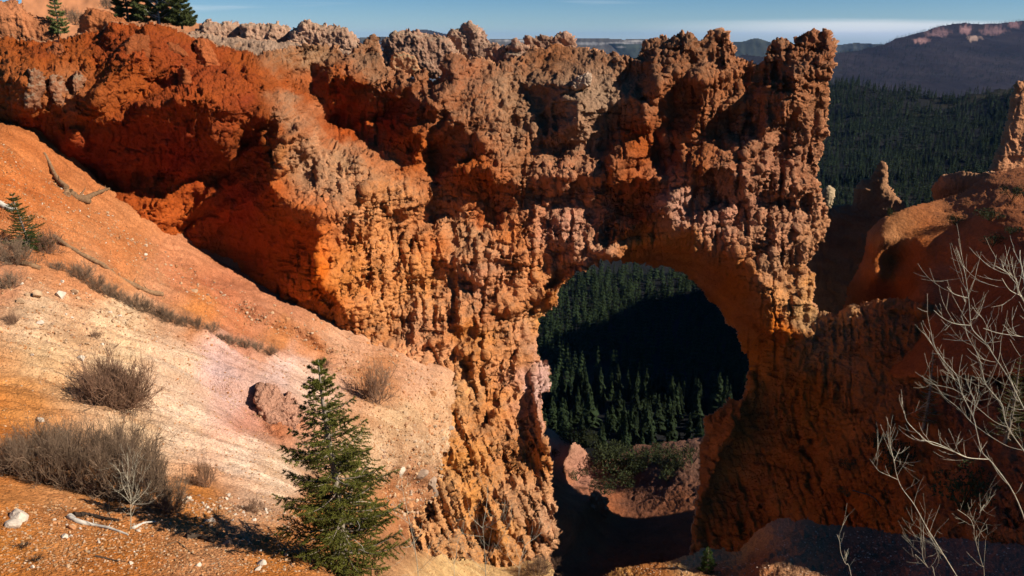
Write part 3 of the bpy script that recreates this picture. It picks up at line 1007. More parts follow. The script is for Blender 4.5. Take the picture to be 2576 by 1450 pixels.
W_SH += [zc('M', p) for p in (
    [(390, 230), (430, 190), (520, 210), (640, 330), (560, 350), (480, 350), (400, 390), (385, 300)], [(400, 400), (470, 395), (640, 400), (660, 450), (560, 490), (440, 470), (400, 450)], [(400, 470), (600, 500), (590, 540), (470, 580), (400, 600)],
    [(640, 520), (660, 480), (720, 450), (760, 470), (740, 540), (690, 620), (640, 590)], [(810, 440), (960, 430), (1060, 440), (1080, 480), (1000, 500), (930, 500), (850, 520), (820, 500)], [(860, 220), (890, 240), (950, 250), (1060, 270), (980, 300), (870, 280)],
    [(880, 110), (930, 100), (1000, 120), (1010, 180), (1050, 240), (960, 250), (900, 240)], [(1080, 500), (1300, 480), (1390, 500), (1400, 640), (1250, 660), (1130, 700), (1120, 640), (1070, 640)], [(1330, 300), (1456, 250), (1456, 480), (1390, 460), (1370, 370)],
    [(920, 720), (950, 690), (1000, 720), (990, 790), (930, 800)], [(200, 570), (270, 560), (300, 580), (290, 610), (210, 600)], [(280, 690), (320, 690), (300, 760), (270, 720)], [(70, 480), (110, 490), (90, 540), (60, 530)], [(870, 20), (980, 60), (900, 90), (830, 80)])]
W_LIT = ([zc('A', p) for p in (
    [(180, 560), (330, 520), (340, 620), (310, 790), (230, 740)], [(370, 600), (470, 560), (490, 690), (460, 810), (400, 740)], [(530, 910), (610, 920), (650, 1080), (640, 1170), (560, 1020)], [(690, 640), (1020, 620), (1040, 680), (930, 780), (900, 890), (780, 840), (720, 760)], [(1560, 880), (1700, 860), (1790, 980), (1690, 1170), (1620, 1080)],
    [(1900, 680), (1990, 630), (2070, 690), (2180, 790), (2370, 970), (2500, 970), (2330, 1250), (2250, 1280), (2080, 1230), (2000, 1100), (2100, 1000), (2080, 840)], [(600, 110), (700, 80), (740, 200), (700, 380), (620, 390), (600, 250)], [(900, 240), (1080, 250), (1080, 340), (1000, 460), (900, 460)], [(960, 440), (1050, 400), (1080, 540), (990, 560)],
    [(1530, 340), (1570, 330), (1640, 560), (1560, 550)], [(950, 1240), (1070, 1270), (1130, 1250), (1160, 1430), (1230, 1350), (1380, 1240), (1500, 1310), (1440, 1420), (1290, 1560), (1220, 1760), (1150, 1640), (980, 1620), (860, 1560), (880, 1440)])]
    + [zc('B', p) for p in (
        [(300, 300), (400, 370), (430, 500), (380, 440), (290, 400)], [(660, 520), (740, 500), (830, 680), (870, 720), (780, 760), (640, 690)], [(960, 680), (1180, 680), (1330, 900), (1280, 1060), (1180, 1060), (1080, 1000), (980, 870)], [(1380, 720), (1500, 720), (1590, 820), (1600, 950), (1480, 1000), (1400, 840)],
        [(1870, 640), (2040, 640), (2090, 800), (1990, 1000), (1890, 960), (1840, 760)], [(2120, 520), (2200, 500), (2260, 680), (2100, 660)], [(1800, 1010), (2000, 1000), (1990, 1230), (1880, 1280), (1800, 1200)], [(1180, 1230), (1280, 1200), (1300, 1290), (1230, 1330)])]
    + [zc('C', p) for p in (
        [(230, 600), (410, 590), (400, 720), (380, 940), (260, 950), (220, 780)], [(160, 990), (440, 960), (440, 1120), (400, 1220), (270, 1170), (170, 1080)], [(640, 1000), (740, 920), (770, 1050), (800, 1160), (780, 1330), (620, 1290), (520, 1150), (560, 1040)], [(850, 1050), (1060, 1000), (1050, 1200), (960, 1330), (830, 1300)],
        [(840, 420), (960, 380), (1030, 500), (960, 700), (880, 640)], [(980, 660), (1120, 620), (1090, 850), (1000, 830)], [(0, 1350), (230, 1330), (240, 1450), (0, 1450)], [(500, 1360), (580, 1350), (620, 1450), (520, 1450)])]
    + [zc('H', p) for p in ([(0, 20), (240, 10), (420, 200), (560, 210), (700, 350), (560, 400), (440, 330), (250, 300), (0, 290)], [(760, 180), (920, 100), (1080, 200), (1100, 320), (950, 520), (880, 640), (900, 400)])]
    + [zc('F', p) for p in (
        [(100, 150), (740, 150), (760, 400), (800, 640), (860, 900), (900, 1200), (860, 1430), (700, 1280), (560, 1150), (420, 980), (250, 700), (100, 420)], [(980, 330), (1070, 390), (1080, 480), (1180, 600), (1200, 680), (1100, 640), (1000, 480)], [(1440, 250), (1700, 130), (1930, 230), (2010, 400), (2020, 560), (1900, 650), (1840, 600), (1700, 470), (1500, 420)],
        [(1100, 380), (1400, 400), (1440, 640), (1200, 580)], [(1560, 780), (1690, 800), (1600, 980), (1500, 1150), (1440, 1300), (1470, 1000)])]
    + [zc('G', p) for p in ([(950, 540), (1010, 640), (960, 900), (860, 740)], [(1030, 740), (1110, 860), (1280, 1180), (1180, 1000)], [(1340, 700), (1560, 760), (1680, 950), (1600, 1100), (1440, 960)], [(1150, 520), (1280, 560), (1440, 1000), (1350, 960), (1230, 740)])]
    + [zc('M', p) for p in ([(480, 600), (530, 600), (570, 660), (560, 720), (630, 790), (560, 800), (500, 720)], [(780, 460), (810, 470), (830, 600), (780, 640), (760, 520)], [(640, 380), (690, 380), (700, 430), (650, 480), (630, 430)])])
WS = Sheet(-150, 2700, 20, 1600, 2.4, W_CTRL, 5)
w_sh = np.zeros(WS.cU.shape)
wq = np.stack([WS.cU, WS.cV, 0 * WS.cU], -1)
WU = WS.cU + 6 * fbm(wq / 40.0, 4, 301, .65)
WV = WS.cV + 6 * fbm(wq / 40.0, 4, 305, .65)
for p in W_SH:
    w_sh = np.maximum(w_sh, inpoly(p, WU, WV).astype(float))
w_sh = blur(w_sh, 1)
w_lt = np.zeros(WS.cU.shape)
for p in W_LIT:
    w_lt = np.maximum(w_lt, inpoly(p, WU, WV).astype(float))
first = np.zeros(WS.cU.shape)
for p in W_LIT[:6] + W_LIT[10:11]:
    first = np.maximum(first, inpoly(p, WU, WV).astype(float))
broad = inpoly([(-200, 215), (60, 235), (130, 255), (240, 230), (300, 290), (420, 285), (520, 265), (600, 290), (640, 330), (640, 620), (500, 600), (300, 470), (-200, 330)], WU, WV).astype(float)
w_sh = np.maximum(w_sh, .8 * broad) * (1 - blur(first, 1))
w_lt = blur(w_lt, 1) * (1 - w_sh)
live = np.clip((polysdf(W_OUT, WS.cU, WS.cV) + 10) / 20, 0, 1)
vaultpoly = [(1527, 640), (1525, 614), (1581, 593), (1650, 579), (1696, 584), (1782, 600), (1838, 610), (1862, 638), (1900, 666), (1949, 697), (1990, 739), (1966, 777), (1956, 801), (2050, 800), (2700, 780), (2700, 1600), (1700, 1600), (1740, 1300), (1880, 980), (1880, 920), (1800, 770), (1700, 680), (1600, 660)]
isv = blur(inpoly(vaultpoly, WS.cU + 13 * fbm(wq / 28.0, 3, 351, .6), WS.cV + 13 * fbm(wq / 28.0, 3, 355, .6)).astype(float), 1)
# between the outlined facets: upright ribs and joints broken by ledges
wa = fbm(wq / 70.0, 3, 311, .6)
uS = WS.cU - .38 * np.maximum(WS.cV - 1050, 0)
pil = np.clip((WS.cV - 900) / 250, 0, 1) * (WS.cU < 1450)
rib = perlin(np.stack([uS / 30.0 + (1.1 - .7 * pil) * wa, WS.cV / (210.0 + 300 * pil), 0 * wa], -1), 312) + .4 * perlin(np.stack([uS / 13.0 + (1.6 - 1.0 * pil) * wa, WS.cV / (90.0 + 150 * pil), 0 * wa], -1), 313)
rib = rib * (1 + .7 * pil)
ldg = perlin(np.stack([WS.cU / 150.0, WS.cV / 17.0 + 1.5 * wa, 0 * wa], -1), 314)
blk = cellrand(np.stack([uS / 46.0 + .35 * wa, WS.cV / (72.0 + 90 * pil) + .35 * wa], -1), 361)
blk2 = cellrand(np.stack([uS / 20.0 + .35 * wa, WS.cV / (30.0 + 40 * pil) + .35 * wa], -1), 362)
w_base = -0.16 + 0.55 * rib + 0.35 * ldg + .55 * blk + .45 * blk2
w_base = np.where(w_lt > .5, .45 + .8 * w_base, w_base)
relief = sfs(WS.cD, 5, w_sh * (1 - isv), w_base * (1 - isv), -1.2, 13.0, 0.32, 0.004, 450, w_lt * (1 - isv), w_base + .12, isv)
WS.cD = WS.cD + blur(relief, 1) * isv + relief * (1 - isv)
WS.finish()
fw = resize(wa, *WS.U.shape)
fuS = WS.U - .38 * np.maximum(WS.V - 1050, 0)
fpil = np.clip((WS.V - 850) / 250, 0, 1) * (WS.U < 1450)
ffl = resize(idw([(100, 300, .5), (400, 300, .5), (600, 550, .15), (300, 150, .4), (750, 350, .5), (950, 600, 1.0), (1000, 750, 1.0), (1250, 300, .5), (1200, 580, .8), (1450, 580, .8), (1200, 900, .9), (1150, 1200, 1.3), (1300, 1250, 1.3), (1350, 1050, 1.1), (1650, 350, .9), (1850, 300, 1.0), (1830, 480, 1.1), (1950, 430, 1.2), (2040, 350, 1.0), (2020, 150, .9), (1900, 560, .8), (1700, 640, .3), (1850, 770, .3), (1960, 1000, .7), (2000, 1100, .7), (1850, 1250, .5), (2300, 1100, .4), (2200, 900, .3), (1390, 140, .1), (400, 130, .2)], WS.cU, WS.cV, 3.2, 30)[..., 0], *WS.U.shape)


def groove(a, b, sd, wd):
    n = perlin(np.stack([a, b, 0 * a], -1), sd)
    return np.exp(-(n / wd) ** 2)


gap = np.clip(.5 + 1.6 * fbm(np.stack([WS.U / 90, WS.V / 90, 0 * fw], -1), 2, 331), 0, 1)
gap2 = np.clip(.4 + 1.8 * fbm(np.stack([WS.U / 50, WS.V / 50, 0 * fw], -1), 2, 332), 0, 1)
px_m = WS.D / FPX
cut = ffl * (26 * gap * groove(fuS / 34 + .3 * fw, WS.V / (330 + 300 * fpil), 333, .09) + 11 * gap2 * groove(fuS / 15 + .35 * fw, WS.V / (170 + 250 * fpil), 334, .12) + 3.5 * gap * groove(fuS / 8 + .4 * fw, WS.V / (90 + 120 * fpil), 335, .15))
cut = cut + (1 - .8 * fpil) * np.minimum(ffl + .25, 1) * (16 * gap2 * groove(WS.U / 190, WS.V / 26 + .7 * fw, 336, .08) + 6 * gap * groove(WS.U / 110, WS.V / 11 + .8 * fw, 337, .10))
col_ = perlin(np.stack([fuS / 22 + .4 * fw, WS.V / (260 + 300 * fpil), 0 * fw], -1), 338)
WS.D = WS.D + px_m * (cut - 13 * ffl * col_)
w_d = resize(polysdf(W_OUT, WS.cU, WS.cV), *WS.U.shape)
jq = np.stack([WS.U, WS.V, 0 * WS.U + 4.0], -1)
w_d = w_d + 4.0 * fbm(jq / 30.0, 3, 33) + 2.5 * fbm(jq / 8.0, 2, 34)
W_ROUGH = [(100, 250, .8), (60, 400, .4), (300, 300, .9), (350, 450, .3), (600, 550, .25), (700, 680, .2), (750, 350, 1.3), (850, 420, 1.3), (950, 600, .9), (950, 800, .9), (1000, 300, .4), (850, 300, .45), (850, 200, .8), (1050, 250, 1.2), (1250, 300, 1.5), (1350, 300, 1.5), (1480, 260, 1.0), (1250, 550, .8),
           (1450, 560, 1.3), (1450, 650, 1.4), (1250, 750, .6), (1200, 950, .35), (1150, 1250, .2), (1250, 1150, .2), (1330, 1300, .45), (1320, 1000, .3), (1600, 400, .35), (1750, 250, .8), (1750, 500, .8), (1900, 350, .7), (2030, 200, .8), (1900, 600, 1.3), (1800, 570, 1.2), (1700, 630, .3), (1850, 750, .3), (1900, 1000, .4), (2000, 1100, .6), (1850, 1150, .5), (2000, 1250, .4), (2300, 1100, .6), (1500, 170, .5), (1390, 140, .3), (400, 150, .4), (100, 110, .4), (450, 560, .8)]
w_rough = resize(idw(W_ROUGH, WS.cU, WS.cV, 3.2, 30)[..., 0], *WS.U.shape)
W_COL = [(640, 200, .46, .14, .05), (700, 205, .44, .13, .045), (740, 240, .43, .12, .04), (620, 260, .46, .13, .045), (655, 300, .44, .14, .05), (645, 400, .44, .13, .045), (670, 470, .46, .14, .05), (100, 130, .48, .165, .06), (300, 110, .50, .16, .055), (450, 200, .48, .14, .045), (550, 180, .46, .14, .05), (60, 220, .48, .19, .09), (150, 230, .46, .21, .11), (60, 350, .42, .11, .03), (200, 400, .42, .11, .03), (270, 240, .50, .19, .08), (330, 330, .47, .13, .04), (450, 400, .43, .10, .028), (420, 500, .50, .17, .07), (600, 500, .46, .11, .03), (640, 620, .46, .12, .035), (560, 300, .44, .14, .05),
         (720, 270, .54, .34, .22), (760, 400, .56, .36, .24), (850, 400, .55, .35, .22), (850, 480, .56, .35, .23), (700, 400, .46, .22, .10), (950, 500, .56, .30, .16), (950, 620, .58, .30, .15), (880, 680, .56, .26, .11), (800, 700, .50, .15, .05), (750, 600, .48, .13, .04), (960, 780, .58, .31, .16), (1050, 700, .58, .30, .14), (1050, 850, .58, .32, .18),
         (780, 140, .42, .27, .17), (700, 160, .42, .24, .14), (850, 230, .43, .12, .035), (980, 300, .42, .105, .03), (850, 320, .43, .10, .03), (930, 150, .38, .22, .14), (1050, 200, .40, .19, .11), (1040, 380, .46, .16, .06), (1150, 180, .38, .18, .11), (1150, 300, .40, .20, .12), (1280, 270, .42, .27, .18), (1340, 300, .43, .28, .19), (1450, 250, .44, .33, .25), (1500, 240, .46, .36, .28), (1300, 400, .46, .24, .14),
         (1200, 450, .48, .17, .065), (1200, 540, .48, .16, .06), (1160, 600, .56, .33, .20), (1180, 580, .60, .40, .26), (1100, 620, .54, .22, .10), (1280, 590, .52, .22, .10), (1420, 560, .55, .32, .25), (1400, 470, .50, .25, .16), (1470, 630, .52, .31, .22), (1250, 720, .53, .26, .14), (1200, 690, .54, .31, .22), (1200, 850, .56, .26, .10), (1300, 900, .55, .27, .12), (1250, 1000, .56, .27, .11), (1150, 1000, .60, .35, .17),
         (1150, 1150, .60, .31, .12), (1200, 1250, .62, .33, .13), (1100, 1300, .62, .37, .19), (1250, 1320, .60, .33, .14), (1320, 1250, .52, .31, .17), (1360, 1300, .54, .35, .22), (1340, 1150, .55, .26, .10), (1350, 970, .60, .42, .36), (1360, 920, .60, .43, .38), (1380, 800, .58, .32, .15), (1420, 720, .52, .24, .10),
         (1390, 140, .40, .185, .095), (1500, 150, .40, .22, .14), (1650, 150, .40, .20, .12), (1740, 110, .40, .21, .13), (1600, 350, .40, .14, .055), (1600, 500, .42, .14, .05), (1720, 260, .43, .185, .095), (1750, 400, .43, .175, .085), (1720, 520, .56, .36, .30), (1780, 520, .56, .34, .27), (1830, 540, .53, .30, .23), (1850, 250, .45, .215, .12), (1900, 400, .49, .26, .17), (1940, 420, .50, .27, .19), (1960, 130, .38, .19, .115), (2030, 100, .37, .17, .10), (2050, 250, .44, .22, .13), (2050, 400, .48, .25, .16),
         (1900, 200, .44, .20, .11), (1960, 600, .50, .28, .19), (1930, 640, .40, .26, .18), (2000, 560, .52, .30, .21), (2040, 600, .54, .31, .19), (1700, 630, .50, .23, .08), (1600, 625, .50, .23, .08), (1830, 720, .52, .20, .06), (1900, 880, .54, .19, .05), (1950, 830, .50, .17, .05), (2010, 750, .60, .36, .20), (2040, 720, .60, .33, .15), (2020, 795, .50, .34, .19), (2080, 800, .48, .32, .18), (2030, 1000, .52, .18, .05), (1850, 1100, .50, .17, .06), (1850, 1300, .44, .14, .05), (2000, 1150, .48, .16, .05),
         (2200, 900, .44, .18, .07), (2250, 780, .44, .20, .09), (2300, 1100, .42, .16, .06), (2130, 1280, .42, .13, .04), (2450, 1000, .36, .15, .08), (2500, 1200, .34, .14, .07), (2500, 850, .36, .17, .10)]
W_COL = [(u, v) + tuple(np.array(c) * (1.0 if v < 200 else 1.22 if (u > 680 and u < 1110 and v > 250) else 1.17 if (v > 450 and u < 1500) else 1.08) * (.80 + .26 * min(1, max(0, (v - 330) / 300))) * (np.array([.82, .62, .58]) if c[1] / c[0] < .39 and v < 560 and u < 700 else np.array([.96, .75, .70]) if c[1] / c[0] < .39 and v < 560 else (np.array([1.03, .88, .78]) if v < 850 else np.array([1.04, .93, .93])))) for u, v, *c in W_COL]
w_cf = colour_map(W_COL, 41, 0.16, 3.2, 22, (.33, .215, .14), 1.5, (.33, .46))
W_FL = [(100, 300, .2), (400, 300, .2), (600, 550, .05), (300, 150, .5), (750, 350, .1), (950, 600, .3), (1000, 750, .3), (1250, 300, .1), (1200, 580, .4), (1450, 580, .3), (1200, 900, .5), (1150, 1200, 1.5), (1250, 1350, 1.4), (1300, 1200, 1.3), (1350, 1050, .7), (1650, 350, .3), (1850, 300, .4), (1830, 480, .9), (1950, 430, 1.1),
        (2040, 350, .8), (2020, 150, .6), (1900, 520, .9), (1800, 600, .1), (1950, 650, .2), (1700, 640, 0), (1850, 800, .1), (1960, 1000, .7), (2000, 1100, .6), (1850, 1250, .3), (2300, 1100, .3), (2200, 900, .2)]
w_fl = resize(idw(W_FL, WS.cU, WS.cV, 3.2, 30)[..., 0], *WS.U.shape)
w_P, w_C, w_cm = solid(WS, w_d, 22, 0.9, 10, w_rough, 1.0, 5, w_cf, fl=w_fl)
# each face of the wall goes to the thing, or the part of a thing, it belongs to
cu = (WS.U[:-1, :-1] + WS.U[1:, 1:]) / 2
cv = (WS.V[:-1, :-1] + WS.V[1:, 1:]) / 2
wob = 10 * fbm(np.stack([cu / 40, cv / 40, 0 * cu], -1), 2, 77)
lab = np.full(cu.shape, 0)
PIER, SPAN, TURRET, VAULT, ABUT, BUTT, REDC, ALC, HILL = range(9)
lab[cu + wob > 1515] = SPAN
lab[(cu + wob > 1912) & (cv + wob < 215)] = TURRET
lab[inpoly([(1527, 640), (1525, 614), (1581, 593), (1650, 579), (1696, 584), (1782, 600), (1838, 610), (1862, 638), (1900, 666), (1949, 697), (1952, 728), (1985, 745), (1966, 777), (1956, 800), (1940, 900), (1886, 960), (1850, 900), (1780, 780), (1700, 690), (1600, 675), (1500, 665)], cu, cv)] = VAULT
lab[(cv > 800 + wob) & (cu > 1700) & (lab != VAULT)] = ABUT
lab[((cu + wob > 2150) & (cv > 700)) | ((cu > 2060) & (cv > 740) & (cu + wob > 2110 + (1400 - cv) * 0.1))] = HILL
left = cu + wob < 1088
lab[left] = ALC
lab[inpoly([(655, 262), (690, 225), (720, 240), (770, 290), (830, 345), (935, 355), (965, 420), (1092, 440), (1092, 600), (1125, 760), (1150, 950), (1180, 1250), (1000, 1350), (300, 900), (420, 600), (520, 480), (600, 330)], cu + wob, cv)] = BUTT
lab[(cu + wob < 640) & (lab == ALC)] = REDC
lab[left & (cu < 500) & (cv > 400)] = np.where(lab[left & (cu < 500) & (cv > 400)] == BUTT, REDC, lab[left & (cu < 500) & (cv > 400)])
bridge = empty('natural_bridge', pt(1300, 1380, 86))
tag(bridge, 'great orange natural rock arch with a dark round opening and turrets on its crest', 'rock arch')
WPART = {PIER: ('pier', bridge), SPAN: ('arch_span', bridge), TURRET: ('turret', bridge), VAULT: ('arch_vault', bridge), ABUT: ('abutment', bridge)}
WLONE = {BUTT: ('rock_buttress', 'pale pink and orange pitted buttress leaning out of the wall, left of the arch', 'buttress'),
         REDC: ('red_cliff', 'deep red cliff with rounded fins above the upper end of the orange slope', 'cliff'),
         ALC: ('shadowed_cliff', 'dark red overhanging cliff with grey lumpy top behind the pale buttress', 'cliff'),
         HILL: ('hillside', None, None)}
Pf = w_P.reshape(-1, 3)
Cf = w_C.reshape(-1, 3)
thickmap = np.where((WS.V > 560) & (WS.U > 1300) & (WS.U < 1960), 2.5, np.where(WS.V > 700, 3.0, 9.0))
W_RIM = rim_wall(w_P, w_cm, thickmap)
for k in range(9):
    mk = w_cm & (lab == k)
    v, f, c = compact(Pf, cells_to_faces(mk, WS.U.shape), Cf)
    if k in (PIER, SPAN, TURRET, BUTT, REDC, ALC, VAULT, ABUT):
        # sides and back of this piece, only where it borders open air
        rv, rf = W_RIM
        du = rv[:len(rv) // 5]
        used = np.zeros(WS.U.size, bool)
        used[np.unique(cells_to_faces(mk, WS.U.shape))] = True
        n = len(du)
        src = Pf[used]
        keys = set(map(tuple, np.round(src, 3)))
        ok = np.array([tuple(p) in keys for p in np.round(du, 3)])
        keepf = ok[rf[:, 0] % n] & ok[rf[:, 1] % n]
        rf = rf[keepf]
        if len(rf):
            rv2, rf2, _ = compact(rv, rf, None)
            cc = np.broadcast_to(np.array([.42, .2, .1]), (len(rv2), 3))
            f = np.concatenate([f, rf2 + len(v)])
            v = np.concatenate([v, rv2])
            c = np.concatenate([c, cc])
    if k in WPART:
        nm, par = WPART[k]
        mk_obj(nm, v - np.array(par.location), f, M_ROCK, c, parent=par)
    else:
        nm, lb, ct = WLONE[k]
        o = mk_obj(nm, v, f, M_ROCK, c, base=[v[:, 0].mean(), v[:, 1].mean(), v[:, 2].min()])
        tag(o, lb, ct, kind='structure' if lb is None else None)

# ================================================================== OTHER ROCK AND GROUND
RED, PINK, GREYR = (.47, .17, .07), (.50, .29, .19), (.40, .27, .18)
def on_wall(ol, off):
    o = np.array(ol)
    c = o.mean(0)
    q = np.vstack([c + (o - c) * k for k in (.25, .5, .8)])
    return float(np.percentile(WS.at(q[:, 0], q[:, 1])[:, 1], 12)) - off


outcrop('eroded_bank', BANK[0], BANK[1], 'crumbly rust coloured bank of rock breaking out of the pale slope left of the fir', 'bank', (.50, .26, .17), thick=4, rpx=20, jag=7, scale=.55, rough=1.3, seed=98, lean=3.5, tilt=1.5, step=1.8)
# red mounds at the top of the left cliff
outcrop('red_mound', [(-90, 12), (0, 0), (40, 5), (66, 22), (85, 40), (95, 37), (120, 37), (135, 48), (150, 75), (170, 102), (172, 150), (-90, 150)], 97,
        'smooth orange red earth mound in the top corner above the red cliff', 'mound', (.50, .19, .08), thick=9, rpx=45, jag=3, scale=1.3, rough=.2, seed=61, tilt=4)
outcrop('red_fin', zc('A', [(540, 420), (560, 210), (580, 120), (620, 80), (680, 70), (740, 90), (800, 95), (880, 130), (1000, 195), (1040, 330), (800, 420)]), 92.5,
        'tall rounded red fin with a shaded notch, below the pines on the skyline', 'fin', (.42, .14, .05), thick=5, rpx=36, jag=3, scale=1.1, rough=.3, seed=62, tilt=1.5)
outcrop('red_hump', zc('A', [(320, 360), (380, 310), (440, 305), (475, 340), (470, 400), (420, 450), (340, 420)]), on_wall(zc('A', [(320, 360), (380, 310), (440, 305), (475, 340), (470, 400), (420, 450), (340, 420)]), 0.3), 'small rounded red hump on the ledge under the corner mound', 'hump', (.38, .115, .04), thick=2, rpx=22, jag=2, scale=.7, rough=.3, seed=63)
outcrop('red_pinnacle', zc('A', [(1290, 640), (1300, 520), (1315, 460), (1340, 470), (1380, 540), (1390, 640), (1350, 680)]), on_wall(zc('A', [(1290, 640), (1300, 520), (1315, 460), (1340, 470), (1380, 540), (1390, 640), (1350, 680)]), 0.4), 'upright rounded red pinnacle standing on the ledge in the middle of the red cliff', 'pinnacle', (.36, .10, .032), thick=2, rpx=18, jag=2, scale=.6, rough=.3, seed=64)
for nm, ol, off, lb, sd in [
        ('red_fin', zc('A', [(880, 560), (885, 330), (910, 245), (960, 228), (1040, 235), (1085, 260), (1080, 340), (1060, 470), (1085, 540), (1000, 580)]), 0.5, 'stout rounded red fin in the middle of the red cliff, left of the shadowed gap', 91),
        ('red_fin', zc('A', [(1130, 560), (1140, 380), (1170, 320), (1230, 300), (1300, 330), (1360, 380), (1380, 420), (1300, 430), (1260, 480), (1250, 600)]), 0.2, 'red fin with a broad shaded face behind the upright pinnacle', 92),
        ('red_fin', zc('A', [(1370, 520), (1385, 420), (1400, 330), (1440, 290), (1520, 290), (1560, 340), (1590, 420), (1620, 500), (1660, 560), (1500, 540)]), 0.8, 'dark topped red fin on the right end of the red cliff', 93),
        ('ledge_hoodoo', zc('A', [(170, 800), (180, 600), (200, 510), (260, 495), (330, 530), (340, 620), (300, 700), (315, 790), (260, 800)]), 1.6, 'pale capped lobe of rock on the ledge at the left edge of the red cliff', 94),
        ('ledge_hoodoo', zc('A', [(350, 640), (360, 560), (410, 540), (470, 570), (490, 680), (480, 760), (455, 820), (390, 760)]), 1.6, 'second pale capped lobe on the ledge, right of the one by the left edge', 95),
        ('ledge_hoodoo', zc('A', [(525, 690), (515, 600), (545, 545), (600, 560), (620, 640), (580, 700)]), 1.0, 'third and smallest capped lobe on the ledge of the red cliff', 96)]:
    outcrop(nm, ol, on_wall(ol, off), lb, 'fin' if 'fin' in nm else 'hoodoo', (.36, .10, .032) if 'fin' in nm else (.36, .15, .075), thick=4, rpx=26, jag=3, rough=.35 if 'fin' in nm else .9, scale=.9 if 'fin' in nm else .6, seed=sd, tilt=2, cap=None if 'fin' in nm else (.36, .25, .16), lean=1.0)
# the skyline outcrops behind the wall
outcrop('pale_ridge_outcrop', [(470, 100), (482, 74), (500, 60), (530, 56), (552, 66), (560, 54), (577, 51), (600, 60), (614, 84), (620, 120), (560, 150), (470, 140)], 150, 'long pinkish lumpy outcrop on the skyline just right of the pines', 'outcrop', PINK, seed=65, cap=GREYR, scale=1.4, tilt=6)
outcrop('pale_ridge_outcrop', [(600, 110), (606, 66), (612, 60), (640, 66), (665, 60), (700, 58), (728, 61), (736, 80), (745, 120), (720, 160), (610, 150)], 152, 'pinkish outcrop of rounded blocks with a pale column, second along the skyline from the pines', 'outcrop', PINK, seed=66, cap=GREYR, scale=1.2, tilt=4)
outcrop('pale_ridge_outcrop', [(725, 150), (728, 80), (750, 60), (770, 52), (800, 54), (820, 55), (833, 63), (842, 62), (860, 66), (880, 72), (888, 88), (912, 106), (912, 160), (730, 170)], 148, 'broad cluster of rounded pinkish boulders on the skyline, end of the back ridge', 'outcrop', PINK, seed=67, cap=GREYR, scale=1.1, tilt=3)
outcrop('pale_slope', [(440, 84), (505, 84), (560, 92), (620, 98), (700, 105), (760, 112), (830, 118), (900, 130), (900, 190), (440, 190)], 126, None, None, (.44, .25, .15), seed=68, cap=(.42, .27, .18), thick=8, rpx=40, jag=3, rough=.5, kind='structure', lean=12)
outcrop('skyline_outcrop', [(958, 190), (958, 103), (970, 87), (991, 74), (1012, 77), (1033, 73), (1060, 77), (1078, 88), (1105, 86), (1123, 91), (1147, 109), (1153, 134), (1150, 200)], 125, 'wide brown fluted outcrop with a flat crest, left of the tallest skyline tower', 'outcrop', (.42, .23, .15), seed=69, cap=GREYR, tilt=2)
outcrop('skyline_outcrop', [(1116, 170), (1118, 84), (1128, 75), (1151, 67), (1158, 74), (1164, 64), (1180, 59), (1203, 64), (1214, 80), (1221, 101), (1232, 115), (1230, 180)], 131, 'tallest brown tower with pale stripes on the middle of the skyline', 'outcrop', (.42, .24, .16), seed=70, cap=GREYR, jag=6)
outcrop('skyline_outcrop', [(1221, 165), (1223, 122), (1235, 110), (1255, 108), (1270, 118), (1277, 150), (1270, 170)], 119, 'small cracked block just right of the tallest tower', 'outcrop', (.42, .22, .14), seed=71, cap=GREYR, rpx=16)
outcrop('skyline_outcrop', [(1268, 165), (1272, 121), (1282, 102), (1296, 98), (1310, 106), (1330, 112), (1338, 130), (1320, 165)], 118, 'low pointed block at the left foot of the dirt saddle', 'outcrop', (.42, .22, .14), seed=72, cap=GREYR, rpx=16)
outcrop('skyline_outcrop', [(1318, 150), (1320, 99), (1327, 91), (1338, 94), (1348, 94), (1362, 86), (1390, 88), (1421, 83), (1436, 93), (1451, 108), (1452, 150)], 123, 'flat topped brown cap of rock sitting on the dirt saddle', 'outcrop', (.41, .22, .14), seed=73, cap=GREYR, rpx=16, jag=4)
outcrop('rock_block', [(978, 190), (981, 139), (988, 127), (1001, 130), (1043, 138), (1054, 152), (1058, 190)], 111, 'squat orange block with a grey green flat top, in front of the wide fluted outcrop', 'block', (.50, .24, .12), seed=74, cap=(.36, .29, .17), rpx=14, jag=2, thick=5, scale=.7)
outcrop('balanced_boulder', zc('B', [(1780, 650), (1785, 590), (1830, 560), (1880, 540), (1925, 540), (1930, 600), (1890, 640), (1840, 660)]), 101.5, 'angular grey boulder perched on the grey knob of the wall', 'boulder', (.43, .30, .21), seed=75, rpx=12, jag=1.5, thick=2.5, scale=.5, step=1.6)
outcrop('round_boulder', zc('C', [(1075, 1450), (1078, 1400), (1100, 1365), (1130, 1355), (1160, 1380), (1166, 1410), (1150, 1470), (1140, 1520), (1095, 1510)]), 126, 'egg shaped pale boulder balanced beside the right edge of the arch wall', 'boulder', (.45, .33, .20), seed=76, rpx=18, jag=.4, thick=4, scale=.5, rough=.3, step=1.6)
